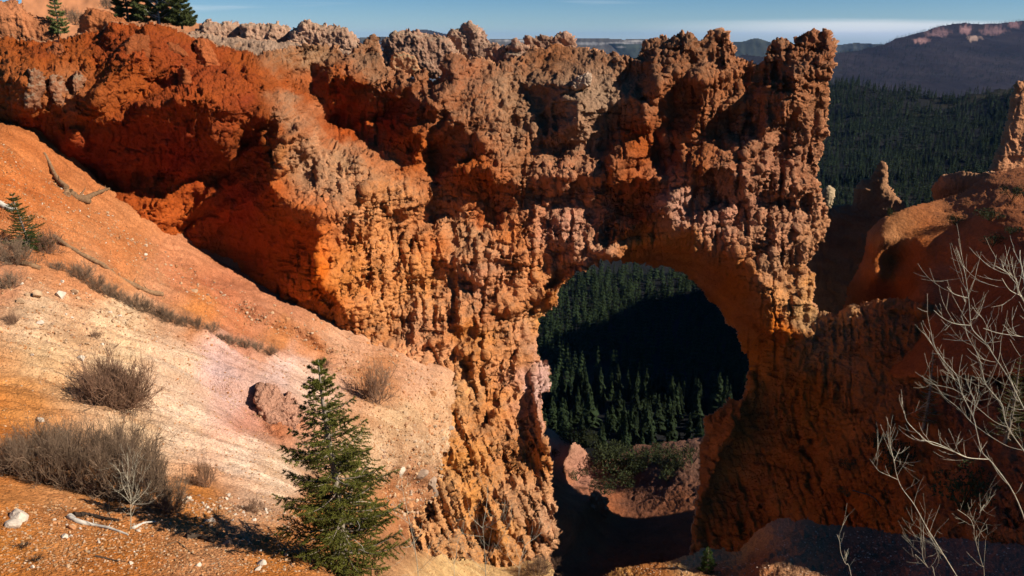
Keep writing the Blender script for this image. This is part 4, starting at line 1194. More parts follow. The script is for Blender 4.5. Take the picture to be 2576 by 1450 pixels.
# back wall of the pit with its hoodoos, and the rocks beyond the right hillside
outcrop('hoodoo_wall', [(2010, 900), (2030, 600), (2045, 540), (2072, 521), (2125, 512), (2142, 516), (2153, 465), (2167, 446), (2185, 457), (2190, 440), (2207, 415), (2222, 401), (2231, 422), (2231, 461), (2241, 479), (2252, 492), (2275, 508), (2300, 560), (2300, 900)], 142,
        'dark rock wall with a pointed hoodoo, behind the gap right of the arch', 'rock wall', (.40, .20, .10), seed=77, thick=8, rpx=24, jag=3, rough=.4, tilt=-6)
outcrop('low_hoodoo', [(2340, 560), (2346, 500), (2344, 475), (2365, 444), (2389, 436), (2459, 436), (2510, 431), (2540, 560)], 139, 'low brown rounded rock peeping over the right hillside', 'hoodoo', (.40, .20, .10), seed=78, thick=6, rpx=30, jag=2, rough=.4, tilt=-12)
outcrop('red_spire', [(2470, 470), (2484, 430), (2504, 388), (2518, 354), (2528, 305), (2545, 243), (2556, 208), (2576, 202), (2640, 196), (2720, 240), (2740, 470)], 172, 'tall reddish rock spire at the right edge before the forest', 'spire', (.60, .27, .13), seed=79, thick=10, rpx=30, jag=2, rough=.3, tilt=2, scale=1.5)

# right hillside, upper part, with its fin
R_CTRL = [(2192, 569, 117), (2350, 505, 121), (2576, 421, 119), (2900, 320, 122), (2100, 800, 121), (2133, 715, 117), (2150, 660, 117), (2205, 690, 108.5), (2222, 600, 110), (2250, 650, 114), (2262, 760, 109), (2236, 800, 111), (2310, 620, 109), (2380, 660, 105), (2400, 560, 111), (2576, 600, 96), (2576, 750, 86),
          (2400, 760, 97), (2300, 760, 100), (2900, 700, 92), (2900, 500, 108), (2700, 900, 76), (2300, 900, 92), (2100, 900, 116), (2200, 900, 100)]
R_OUT = ([(2090, 830), (2112, 800)] + zc('H', [(1210, 910), (1260, 700), (1310, 600), (1370, 500), (1400, 340), (1430, 280), (1530, 210), (1650, 170), (1900, 90), (2100, 20)]) + zc('C', [(2200, 1300), (2350, 1240), (2538, 1215)]) + [(2900, 310), (2900, 950), (2090, 950)])
RS = Sheet(2080, 2900, 310, 950, 3.0, R_CTRL, 8)
RS.finish()
r_d = resize(polysdf(R_OUT, RS.cU, RS.cV), *RS.U.shape) + 3 * fbm(np.stack([RS.U / 30, RS.V / 30, 0 * RS.U], -1), 3, 81)
R_COL1 = [(2180, 640, .46, .19, .08), (2230, 560, .36, .21, .11), (2210, 590, .44, .29, .17), (2150, 760, .46, .19, .08), (2260, 700, .38, .14, .05), (2320, 620, .42, .18, .08), (2400, 540, .40, .22, .12), (2550, 460, .36, .19, .11), (2550, 620, .34, .16, .09), (2440, 680, .38, .17, .08), (2380, 690, .42, .22, .13), (2500, 760, .34, .15, .08)]
R_COL = [(u, v) + tuple(np.array(c) * np.array([1.15, .88, .78])) for u, v, *c in R_COL1]
r_P, r_C, r_cm = solid(RS, r_d, 26, .9, 6, 0.06, 1.4, 82, colour_map(R_COL, 83, .08, 3.2, 25), .4)
v, f, c = compact(r_P.reshape(-1, 3), cells_to_faces(r_cm, RS.U.shape), r_C.reshape(-1, 3))
tag(mk_obj('hillside', v, f, M_ROCK, c), kind='structure')

# the foreground hill at the lower right
F_CTRL = [(1480, 1470, 48), (1540, 1440, 50), (1720, 1400, 52), (1860, 1390, 54), (1935, 1320, 55.5), (2000, 1305, 56), (2164, 1322, 55.5), (2300, 1345, 54), (2576, 1370, 49), (2800, 1400, 44), (1800, 1600, 36), (2300, 1600, 33), (2650, 1600, 27), (1500, 1600, 36), (2100, 1400, 47), (2400, 1420, 44), (1900, 1430, 46)]
F_OUT = [(1480, 1470), (1530, 1440), (1560, 1428), (1640, 1412)] + zc('K', [(-60, 1360), (0, 1330), (60, 1300), (130, 1300), (180, 1265), (260, 1240), (320, 1250), (370, 1245), (400, 1270), (470, 1285), (500, 1235), (600, 1120), (690, 1075), (760, 1030), (820, 1022), (870, 1055), (920, 1030), (980, 1030), (1040, 1065), (1350, 1085), (1600, 1140), (1850, 1165), (2200, 1190), (2538, 1230)]) + [(2800, 1385), (2800, 1600), (1440, 1600)]
FS = Sheet(1440, 2800, 1290, 1600, 2.4, F_CTRL, 8)
FS.finish()
f_d = resize(polysdf(F_OUT, FS.cU, FS.cV), *FS.U.shape) + 4 * fbm(np.stack([FS.U / 22, FS.V / 22, 0 * FS.U], -1), 3, 84)
F_COL = [(1560, 1440, .56, .30, .12), (1750, 1390, .58, .42, .22), (1850, 1400, .54, .36, .18), (1960, 1320, .56, .34, .20), (2000, 1350, .46, .25, .14), (2200, 1360, .38, .18, .11), (2400, 1400, .40, .20, .13), (2550, 1390, .42, .22, .14), (1900, 1430, .40, .16, .08), (2200, 1440, .36, .14, .085), (1800, 1440, .44, .18, .09), (1640, 1440, .46, .18, .07)]
f_P, f_C, f_cm = solid(FS, f_d, 14, .8, 6, 0.2, 0.35, 85, colour_map(F_COL, 86, .05, 3.2, 25))
v, f, c = compact(f_P.reshape(-1, 3), cells_to_faces(f_cm, FS.U.shape), f_C.reshape(-1, 3))
tag(mk_obj('foreground_hill', v, f, M_SOIL, c), kind='structure')

# the ravine seen through the arch
N_CTRL = [(1330, 1060, 122), (1380, 1085, 128), (1440, 1112, 134), (1510, 1160, 140), (1510, 1215, 134), (1400, 1180, 126), (1440, 1225, 127), (1410, 1262, 100), (1480, 1262, 108), (1600, 1130, 145), (1700, 1150, 132), (1750, 1250, 114), (1600, 1300, 112), (1500, 1300, 106), (1450, 1400, 94), (1600, 1440, 90), (1740, 1400, 94), (1700, 1050, 175), (1580, 1050, 165), (1400, 1040, 150), (1480, 1060, 158), (1850, 1100, 140), (1850, 1500, 84), (1350, 1550, 80), (1250, 1300, 96), (1650, 1230, 122)]
N_OUT = [(1200, 1000), (1330, 1060), (1375, 1072), (1400, 1085), (1440, 1108), (1470, 1128), (1505, 1158), (1540, 1150), (1600, 1120), (1700, 1110), (1800, 1090), (1950, 1100), (1950, 1600), (1200, 1600)]
NS_ = Sheet(1200, 1950, 990, 1600, 3.0, N_CTRL, 8)
NS_.finish()
n_d = resize(polysdf(N_OUT, NS_.cU, NS_.cV), *NS_.U.shape) + 3 * fbm(np.stack([NS_.U / 30, NS_.V / 30, 0 * NS_.U], -1), 3, 87)
N_COL = [(1400, 1100, .54, .33, .23), (1450, 1140, .52, .27, .19), (1480, 1180, .52, .27, .20), (1400, 1220, .40, .15, .07), (1500, 1280, .42, .15, .07), (1540, 1180, .2, .1, .07), (1600, 1250, .18, .08, .05), (1650, 1180, .18, .09, .065), (1720, 1160, .2, .11, .08), (1700, 1280, .3, .12, .065), (1600, 1400, .25, .09, .045)]  # darker points on the right put the ravine's shade into the colour
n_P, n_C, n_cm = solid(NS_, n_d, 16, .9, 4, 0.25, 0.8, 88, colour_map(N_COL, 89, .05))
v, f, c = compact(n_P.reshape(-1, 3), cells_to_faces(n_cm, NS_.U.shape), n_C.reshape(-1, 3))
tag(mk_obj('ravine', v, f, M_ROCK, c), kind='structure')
outcrop('rock_pinnacle', zc('G', [(1900, 1200), (1930, 1000), (1925, 880), (1940, 820), (2000, 840), (2040, 880), (2060, 1000), (2080, 1220)]), 107, 'squat red pinnacle with a tilted slab cap in the shaded ravine under the arch', 'pinnacle', (.44, .16, .07), seed=90, rpx=12, jag=2, thick=4, scale=.7, cap=(.5, .33, .22))

# forest floor beyond the arch, rising to the wooded ridge on the right
FO_CTRL = [(1300, 1200, 165), (1500, 1120, 175), (1700, 1080, 190), (1900, 1050, 190), (1600, 950, 245), (1600, 800, 330), (1600, 660, 440), (1300, 800, 330), (1300, 1000, 230), (2000, 700, 420), (2100, 520, 560), (2300, 520, 560), (2300, 400, 700), (2300, 300, 830), (2100, 300, 840), (2100, 190, 1010), (2200, 195, 1000), (2300, 215, 970), (2400, 230, 930), (2500, 215, 920), (2576, 200, 900), (2800, 150, 880), (2576, 400, 640), (2800, 500, 480), (1800, 400, 740), (1700, 250, 950), (1400, 400, 780), (2400, 700, 380), (2800, 800, 300)]
FO = Sheet(1150, 2900, 150, 1250, 7.0, FO_CTRL, 10)
FO.finish()
FO_OUT = [(1150, 300), (1700, 225), (1950, 198), (2080, 205), (2110, 198), (2160, 204), (2200, 219), (2250, 229), (2300, 230), (2380, 243), (2430, 240), (2500, 226), (2576, 212), (2700, 170), (2900, 140), (2900, 1250), (1150, 1250)]


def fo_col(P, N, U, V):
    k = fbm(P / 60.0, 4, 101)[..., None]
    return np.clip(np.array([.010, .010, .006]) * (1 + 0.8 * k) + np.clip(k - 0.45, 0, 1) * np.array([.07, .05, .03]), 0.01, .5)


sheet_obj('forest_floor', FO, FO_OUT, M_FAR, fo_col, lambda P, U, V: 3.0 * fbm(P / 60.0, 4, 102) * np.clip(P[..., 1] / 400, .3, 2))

# unseen hills added off to the right to shade forest, ravine and foreground hill


def shade_hill(name, cx, cy, rx, ry, z0, z1, n, seed, col, ang=0.0):
    x, y = np.meshgrid(np.linspace(-1, 1, n), np.linspace(-1, 1, n))
    r = np.sqrt(x * x + y * y)
    hgt = np.clip(1 - r * r, 0, 1) ** 0.8
    X, Y = x * rx, y * ry
    ca, sa = math.cos(ang), math.sin(ang)
    P = np.stack([cx + X * ca - Y * sa, cy + X * sa + Y * ca, z0 + (z1 - z0) * hgt], -1)
    P[..., 2] += (0.12 * (z1 - z0)) * fbm(P / (0.35 * min(rx, ry)), 4, seed) * (hgt > 0)
    f = cells_to_faces(np.ones((n - 1, n - 1), bool), (n, n))
    c = np.array(col) * (1 + 0.3 * fbm(P / 9.0, 3, seed + 1))[..., None]
    return tag(mk_obj(name, P.reshape(-1, 3), f, M_SOIL, np.clip(c, .01, .9).reshape(-1, 3)), kind='structure')


shade_hill('shade_ridge', 255, 225, 105, 190, -110, 42, 90, 111, (.30, .15, .08), -0.25)  # added out of view, keeps the sun off the forest behind the arch
shade_hill('shade_rim', 100, 28, 44, 46, -60, 18.8, 80, 112, (.45, .22, .10))  # added out of view, throws shade on the lower right hill
shade_hill('shade_ridge', 97, 76, 42, 22, -80, 14, 70, 113, (.42, .2, .09))  # added filler out of view, blocks sun from the ravine

# ------------------------------------------------------------------ far country
def far_ridge(name, outline, Y, depth, colr, seed, jag=1.5, step=1.7, mottle=(.3, 120.0), spots=None):
    o = np.array(outline, float)
    u0, v0 = o.min(0) - 6
    u1, v1 = o.max(0) + 6
    s = Sheet(u0, u1, v0, v1, step, [(u0, v0, Y + depth), (u1, v0, Y + depth), (u0, v1, Y), (u1, v1, Y)], 6)
    s.finish()
    d = resize(polysdf(outline, s.cU, s.cV), *s.U.shape) + jag * fbm(np.stack([s.U / 25, s.V / 10, 0 * s.U + seed], -1), 3, seed)
    N = s.N
    s.P = s.P + N * (depth * (0.007 if depth > 1200 else .012) * fbm(s.P / (depth * 0.2), 5, seed + 1, .55))[..., None]
    s.N = normals(s.P)
    k = fbm(s.P / mottle[1], 4, seed + 2)[..., None]
    c = np.array(colr) * (1 + mottle[0] * k)
    if spots:
        for (su, sv, ru, rv, cc) in spots:
            w = np.clip(1.6 - np.hypot((s.U - su) / ru, (s.V - sv) / rv) + 0.9 * fbm(np.stack([s.U / 9, s.V / 14, 0 * s.U], -1), 3, seed + 4), 0, 1)[..., None]
            c = c * (1 - w) + np.array(cc) * w
    vm = d > 0
    cm = vm[:-1, :-1] & vm[1:, :-1] & vm[:-1, 1:] & vm[1:, 1:]
    v, f, cc = compact(s.P.reshape(-1, 3), cells_to_faces(cm, s.U.shape), np.clip(c, .005, .9).reshape(-1, 3))
    tag(mk_obj(name, v, f, M_FAR, cc), kind='structure')
    return s


MT = far_ridge('mountain', zc('C', [(1100, 420), (1250, 365), (1420, 340), (1550, 305), (1650, 265), (1780, 225), (1900, 195), (2000, 178), (2110, 170), (2180, 182), (2260, 178), (2330, 180), (2400, 165), (2538, 150)]) + [(2650, 45), (2800, 40), (2800, 260), (2060, 260), (2060, 170)], 2600, 1500, (.017, .013, .013), 121, 1.0, 1.6, (.6, 220.0),
               [(2318, 100, 16, 7, (.24, .13, .115)), (2360, 82, 22, 9, (.15, .085, .08)), (2430, 76, 12, 9, (.24, .13, .12)), (2450, 98, 13, 6, (.30, .20, .15)), (2500, 78, 24, 8, (.15, .085, .08)), (2550, 62, 14, 8, (.17, .09, .085))])
far_ridge('foothills', [(1700, 130), (1850, 138), (1880, 134), (1920, 142), (2000, 146), (2120, 150), (2120, 230), (1700, 230)], 2300, 900, (.018, .016, .015), 122, 1.2, 1.8, (.5, 200.0))
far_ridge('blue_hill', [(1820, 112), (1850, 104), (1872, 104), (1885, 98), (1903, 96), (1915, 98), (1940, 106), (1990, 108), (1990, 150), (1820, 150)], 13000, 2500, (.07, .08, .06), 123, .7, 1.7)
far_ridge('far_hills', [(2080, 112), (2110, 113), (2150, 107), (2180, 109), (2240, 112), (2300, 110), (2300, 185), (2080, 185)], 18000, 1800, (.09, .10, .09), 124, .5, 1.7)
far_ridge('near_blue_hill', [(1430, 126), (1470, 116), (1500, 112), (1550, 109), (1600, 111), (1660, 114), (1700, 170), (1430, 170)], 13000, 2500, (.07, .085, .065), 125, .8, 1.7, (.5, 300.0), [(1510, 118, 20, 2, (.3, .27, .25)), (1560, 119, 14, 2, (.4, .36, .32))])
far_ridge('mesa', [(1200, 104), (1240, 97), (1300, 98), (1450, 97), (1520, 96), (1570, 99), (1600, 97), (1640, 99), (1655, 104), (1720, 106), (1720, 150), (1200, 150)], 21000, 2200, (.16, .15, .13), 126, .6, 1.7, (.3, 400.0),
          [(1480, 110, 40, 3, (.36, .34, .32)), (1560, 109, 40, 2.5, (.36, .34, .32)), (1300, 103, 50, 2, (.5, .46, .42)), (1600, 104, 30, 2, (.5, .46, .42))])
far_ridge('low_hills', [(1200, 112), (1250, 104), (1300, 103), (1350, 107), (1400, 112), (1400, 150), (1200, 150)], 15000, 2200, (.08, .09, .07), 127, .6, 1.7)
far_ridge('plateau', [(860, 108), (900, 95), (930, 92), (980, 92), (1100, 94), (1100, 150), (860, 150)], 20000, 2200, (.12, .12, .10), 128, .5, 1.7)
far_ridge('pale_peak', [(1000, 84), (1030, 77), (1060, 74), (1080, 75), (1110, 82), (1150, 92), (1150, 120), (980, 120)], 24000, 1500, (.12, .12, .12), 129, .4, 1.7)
x, y = np.meshgrid(np.linspace(-26000, 26000, 90), np.linspace(150, 26000, 60))
P = np.stack([x, y, -330 - .012 * y + 30 * fbm(np.stack([x / 1500, y / 1500, 0 * x], -1), 3, 130)], -1)
tag(mk_obj('valley_floor', P.reshape(-1, 3), cells_to_faces(np.ones((59, 89), bool), (60, 90)), M_FAR, (np.array([.09, .09, .065]) * (1 + .4 * fbm(P / 700, 3, 131))[..., None]).reshape(-1, 3)), kind='structure')
# red hillside at the very top left
RH = far_ridge('red_hillside', [(60, -80), (420, -80), (430, 0), (437, 30), (460, 44), (490, 54), (530, 66), (540, 150), (40, 150)], 150, 40, (.48, .20, .09), 132, 1.5, 3.0, (.3, 12.0))

# ================================================================== PLANTS, WOOD AND STONES
import bmesh


def ico(sub):
    bm = bmesh.new()
    bmesh.ops.create_icosphere(bm, subdivisions=sub, radius=1.0)
    v = np.array([x.co[:] for x in bm.verts])
    f = np.array([[y.index for y in x.verts] for x in bm.faces])
    bm.free()
    return v, f


ICO1, ICO2, ICO3 = ico(1), ico(2), ico(3)


def stone_verts(base, seed, ang=0.35):
    v, f = base
    r = np.random.default_rng(seed)
    v = v * (1 + 0.35 * fbm(v * 0.9 + seed * 7.7, 3, 200 + seed % 50))[:, None]
    for _ in range(7):                         # flat broken facets
        n = r.normal(size=3)
        n /= np.linalg.norm(n)
        d = r.uniform(0.45, 0.8)
        h = v @ n - d
        v = v - np.maximum(h, 0)[:, None] * n * 0.92
    return v * np.array([1.0, r.uniform(.65, .95), r.uniform(.45, .75)]), f


STONES = []
for k in range(8):
    sv, sf = stone_verts(ICO3, 300 + k)
    STONES.append(sv)


def stone_mesh(k, col):
    c = np.array(col) * (1 + 0.15 * fbm(STONES[k] * 1.7, 3, 320 + k))[:, None]
    return mk_mesh('rock', STONES[k], ICO3[1], np.clip(c, .02, .9), False, M_STONE)


PALE, TAN, ORNG, GREYS = (.52, .43, .34), (.43, .28, .165), (.40, .185, .08), (.31, .22, .16)
SM = {c: [stone_mesh(k, col) for k in range(8)] for c, col in (('pale', PALE), ('tan', TAN), ('orange', ORNG), ('grey', GREYS))}


def put_stone(sheet, u, v, wpx, colour, label, group=None, sink=.25, name='rock', k=None):
    p = sheet.loc(u, v)
    r = max(0.03, wpx * p.length / FPX / 2)
    o = bpy.data.objects.new(name, SM[colour][random.randrange(8) if k is None else k])
    o.location = p + Vector((0, 0, r * (0.45 - sink)))
    o.rotation_euler = (random.uniform(-.4, .4), random.uniform(-.4, .4), random.uniform(0, 6.28))
    o.scale = (r, r * random.uniform(.8, 1.1), r * random.uniform(.8, 1.2))
    link(o)
    return tag(o, label, 'rock', group)


named_stones = [
    ('E', 135, 1075, 150, 'pale', 'broad flat white rock at the left edge of the orange bench'), ('E', 80, 1120, 115, 'pale', 'smaller white rock leaning against the broad flat white one'),
    ('E', 475, 1185, 60, 'pale', 'pale wedge shaped rock in front of the grey fallen branch'), ('E', 517, 1125, 62, 'orange', 'orange rock touching the end of the grey fallen branch'),
    ('E', 295, 315, 55, 'pale', 'lone pale rock on orange soil above the big grey thicket'), ('E', 1535, 1062, 75, 'pale', 'white rock behind the burnt sprouting stump'),
    ('E', 1900, 1370, 75, 'pale', 'pale rock in the shadowed ground left of the big fir'), ('E', 1865, 1420, 60, 'pale', 'pale rock at the bottom edge left of the big fir'), ('E', 1440, 1385, 50, 'pale', 'rounded pale rock below the dead forked twig'),
    ('E', 1660, 1215, 90, 'tan', 'tan rock on the edge of the shadow behind the burnt stump'), ('E', 945, 1380, 40, 'pale', 'small pale rock at the tip of the dark twig on the bench'), ('E', 490, 1420, 40, 'tan', 'tan rock on the bottom edge of the orange bench'),
    ('E', 1355, 890, 50, 'pale', 'pale rock heading the trail of stones right of the thicket'), ('E', 1500, 968, 45, 'pale', 'white rock above the burnt stump in the stone trail'),
    ('D', 590, 1245, 75, 'pale', 'rounded pale rock above the round brown shrub'), ('D', 1420, 740, 55, 'tan', 'single tan boulder on the orange slope below the cliff shadow'), ('D', 280, 1010, 60, 'pale', 'pale block under the dark hole on the pale slope'),
    ('D', 450, 768, 85, 'pale', 'flat pale slab on the upper pale slope'), ('D', 30, 520, 60, 'pale', 'bright white stone at the left edge beside the grey shrubs'), ('D', 2080, 970, 60, 'orange', 'orange lump casting a dark shadow at the foot of the wall'),
    ('D', 545, 745, 70, 'tan', 'dark sided tan block near the flat pale slab'), ('D', 270, 815, 90, 'tan', 'overhanging tan slab on the pale slope at left'), ('D', 150, 835, 70, 'tan', 'tan block left of the overhanging slab'), ('D', 850, 372, 38, 'orange', 'small rust stone alone under the red ledges'),
    ('G', 535, 695, 90, 'pale', 'pale boulder among rubble right of the big fir'), ('G', 665, 700, 120, 'grey', 'dark grey conglomerate boulder at the lip of the slope'), ('G', 760, 770, 130, 'grey', 'largest grey conglomerate boulder over the lip right of the fir'),
    ('G', 790, 850, 85, 'grey', 'grey boulder under the largest conglomerate boulder'), ('G', 700, 645, 60, 'tan', 'tan boulder above the dark grey boulder'), ('G', 590, 660, 60, 'tan', 'tan boulder between the pale boulder and the dark grey one'),
    ('G', 590, 950, 110, 'orange', 'reddish boulder in the shaded hollow under the rubble'), ('G', 660, 1010, 70, 'orange', 'small reddish boulder in the shaded hollow'), ('G', 770, 150, 70, 'orange', 'orange boulder on the slope beside the foot of the buttress'),
    ('G', 580, 280, 60, 'tan', 'tan slab stone on the slope below the reddish shrub'), ('G', 880, 385, 60, 'pale', 'pale stone wedged against the foot of the buttress'), ('G', 800, 295, 60, 'tan', 'tan stone high on the rubble strip by the buttress'),
]
for z, x, y, w, c, lb in named_stones:
    (u, v), = zc(z, [(x, y)])
    put_stone(G, u, v, w / 2.883, c, lb)
# the crumbling ledge on the pale slope
for i in range(26):
    x, y = RNG.normal(0, 1, 2)
    (u, v), = zc('D', [(965 + x * 55, 925 + y * 38)])
    put_stone(G, u, v, RNG.uniform(12, 24), 'tan', 'tan block of the crumbling ledge in the middle of the pale slope', 'blocks of the crumbling ledge')
for i in range(12):
    (u, v), = zc('D', [(790 + RNG.normal() * 30, 915 + RNG.normal() * 50)])
    put_stone(G, u, v, RNG.uniform(8, 14), 'tan', 'small tan block left of the crumbling ledge on the pale slope', 'small blocks beside the crumbling ledge')
pools = [([(0, 1330), (250, 1300), (560, 1330), (720, 1400), (760, 1450), (0, 1450)], 60, ('pale', 'tan', 'orange'), (5, 15), 'loose stone scattered on the orange bench', 'stones on the orange bench'),
         ([(440, 1240), (560, 1240), (760, 1300), (740, 1340), (500, 1330)], 45, ('pale', 'tan', 'pale'), (5, 16), 'stone in the pale trail between thicket and fir', 'stones in the trail between thicket and fir'),
         ([(20, 700), (250, 690), (420, 850), (380, 1000), (180, 1000), (20, 880)], 55, ('pale', 'tan', 'tan'), (5, 15), 'stone lying on the pale upper slope', 'stones on the pale slope'),
         ([(120, 420), (330, 560), (560, 760), (700, 850), (400, 720), (100, 520)], 50, ('tan', 'orange', 'pale'), (4, 11), 'stone on the orange strip under the red cliff', 'stones on the orange strip'),
         ([(960, 1160), (1100, 1150), (1080, 1260), (1010, 1330), (980, 1280)], 60, ('orange', 'tan', 'grey'), (5, 15), 'rubble stone on the dark lip right of the fir', 'rubble stones at the lip')]
for poly, n, cs, (a, b), lb, gp in pools:
    us, vs_ = G.sample(n * 3, poly, RNG)
    for i in range(n):
        put_stone(G, us[i], vs_[i], a + (b - a) * RNG.random() ** 2, cs[i % len(cs)], lb, gp)


def gravel(name, sheet, polys, seed, cols):
    r = np.random.default_rng(seed)
    vs_, fs, cs = [], [], []
    n0 = 0
    bases = [stone_verts(ICO1, 400 + k) for k in range(10)]
    for poly, n, (lo, hi) in polys:
        p = np.array(poly)
        a0, a1 = p.min(0), p.max(0)
        u = r.uniform(a0[0], a1[0], n * 3)
        v = r.uniform(a0[1], a1[1], n * 3)
        k = inpoly(poly, u, v)
        u, v = u[k][:n], v[k][:n]
        P = sheet.at(u, v)
        D = np.linalg.norm(P, axis=1)
        C = sheet.colf(u, v) if hasattr(sheet, 'colf') else None
        for i in range(len(u)):
            bv, bf = bases[r.integers(10)]
            s = (lo + (hi - lo) * r.random() ** 3) * D[i] / FPX / 2
            a = r.uniform(0, 6.28)
            R = np.array([[math.cos(a), -math.sin(a), 0], [math.sin(a), math.cos(a), 0], [0, 0, 1]])
            vs_.append(bv @ R.T * s + P[i] + np.array([0, 0, s * .15]))
            fs.append(bf + n0)
            n0 += len(bv)
            cs.append(np.broadcast_to(np.array(cols[r.integers(len(cols))]) * r.uniform(.75, 1.15), (len(bv), 3)))
    o = mk_obj(name, np.concatenate(vs_), np.concatenate(fs), M_STONE, np.concatenate(cs), smooth=False)
    return tag(o, kind='stuff')


gravel('gravel', G, [([(0, 1290), (300, 1250), (560, 1260), (780, 1300), (800, 1450), (0, 1450)], 7500, (1.2, 10)), ([(0, 1000), (200, 1050), (300, 1100), (0, 1250)], 500, (1.5, 7)),
                     ([(0, 700), (200, 690), (420, 820), (600, 950), (750, 1200), (700, 1290), (450, 1150), (250, 1050), (0, 950)], 4200, (1.2, 8)),
                     ([(0, 350), (200, 480), (420, 640), (700, 820), (850, 900), (700, 880), (400, 740), (100, 600), (0, 560)], 5000, (1.2, 7)),
                     ([(800, 850), (1000, 900), (1130, 980), (1130, 1130), (1040, 1300), (980, 1330), (900, 1050)], 4200, (1.5, 9)), ([(1060, 1400), (1380, 1420), (1380, 1450), (1060, 1450)], 250, (1.5, 6))], 51, [(.40, .235, .12), (.42, .24, .115), (.40, .17, .065), (.45, .31, .20), (.34, .155, .065), (.40, .20, .09)])
gravel('scree', G, [([(250, 520), (450, 650), (620, 735), (1000, 890), (1120, 950), (1120, 1040), (900, 930), (600, 800), (380, 660), (230, 560)], 1500, (2, 13)), ([(420, 830), (620, 860), (800, 940), (780, 990), (600, 900), (430, 870)], 500, (1.5, 9)), ([(420, 1230), (780, 1290), (760, 1350), (560, 1330), (420, 1290)], 500, (2, 13)), ([(950, 1080), (1120, 1020), (1120, 1200), (1040, 1310), (980, 1290)], 900, (2, 16)), ([(60, 720), (330, 740), (420, 860), (200, 900), (60, 850)], 700, (2, 11))], 53, [(.40, .22, .12), (.42, .27, .16), (.36, .16, .07), (.46, .33, .22), (.33, .2, .13)])
gravel('gravel', FS, [([(1560, 1430), (1880, 1390), (2000, 1320), (2300, 1350), (2576, 1380), (2576, 1450), (1560, 1450)], 1500, (1.5, 7))], 52, [(.5, .32, .2), (.46, .25, .15), (.54, .4, .28)])


# ------------------------------------------------------------------ shrubs
def twig_mesh(seed, mat, n_stem=44, spread=1.0, height=1.0, thick=.010, depth=3, kids=7, droop=0.0, lean=(0, 0)):
    """a leafless shrub of unit size: stems from the root, each forking into finer twigs"""
    r = np.random.default_rng(seed)
    m = MB()

    def grow(p, d, L, w, lv):
        n = 4
        pts = [p]
        q, dd = p.copy(), d.copy()
        for i in range(n):
            dd = dd + r.normal(0, .17, 3) + np.array([0, 0, .05 - droop])
            dd /= np.linalg.norm(dd)
            q = q + dd * L / n
            pts.append(q.copy())
        m.tube(pts, np.linspace(w, w * .45, n + 1), 3)
        if lv > 0:
            for _ in range(kids if lv > 1 else kids + 1):
                t = r.uniform(.3, 1.0) * n
                i = min(int(t), n - 1)
                pp = pts[i] + (pts[i + 1] - pts[i]) * (t - i)
                nd = dd + r.normal(0, .55, 3)
                nd[2] += .15
                grow(pp, nd / np.linalg.norm(nd), L * r.uniform(.4, .65), w * .6, lv - 1)
    for s in range(n_stem):
        a = r.uniform(0, 6.28)
        ro = r.uniform(0, 1) ** .6
        d = np.array([math.cos(a) * ro * spread * 1.25 + lean[0], math.sin(a) * ro * spread * 1.25 + lean[1], height * r.uniform(.6, 1.1) * (1.15 - .6 * ro)])
        L = np.linalg.norm(d) * r.uniform(.45, .75)
        grow(np.array([math.cos(a) * .16 * ro, math.sin(a) * .16 * ro, -.03]), d / np.linalg.norm(d), L, thick, depth - 1)
    return m.mesh('shrub', mat)


BUSH = {'grey': [twig_mesh(500 + k, M_TWIG, 34, 1.0, .8) for k in range(3)], 'red': [twig_mesh(510 + k, M_TWIG_R, 30, .8, 1.0) for k in range(2)],
        'brown': [twig_mesh(520, M_TWIG_R, 110, 1.0, .75, .012), twig_mesh(521, M_TWIG, 110, 1.0, .75)], 'dark': [twig_mesh(530, M_TWIG_D, 16, 1.0, .5)]}


def put_bush(sheet, u, v, wpx, hpx, kind, label, group=None, k=0, name='shrub', tilt=(0, 0), cat='shrub'):
    """u, v: the root on the ground; wpx, hpx: the size read off the photograph"""
    p = sheet.loc(u, v)
    d = p.length / FPX
    o = bpy.data.objects.new(name, BUSH[kind][k % len(BUSH[kind])])
    o.location = p
    o.rotation_euler = (tilt[0], tilt[1], random.uniform(0, 6.28))
    o.scale = (wpx * d / 2.0, wpx * d / 2.0, hpx * d / .95)
    link(o)
    return tag(o, label, cat, group)


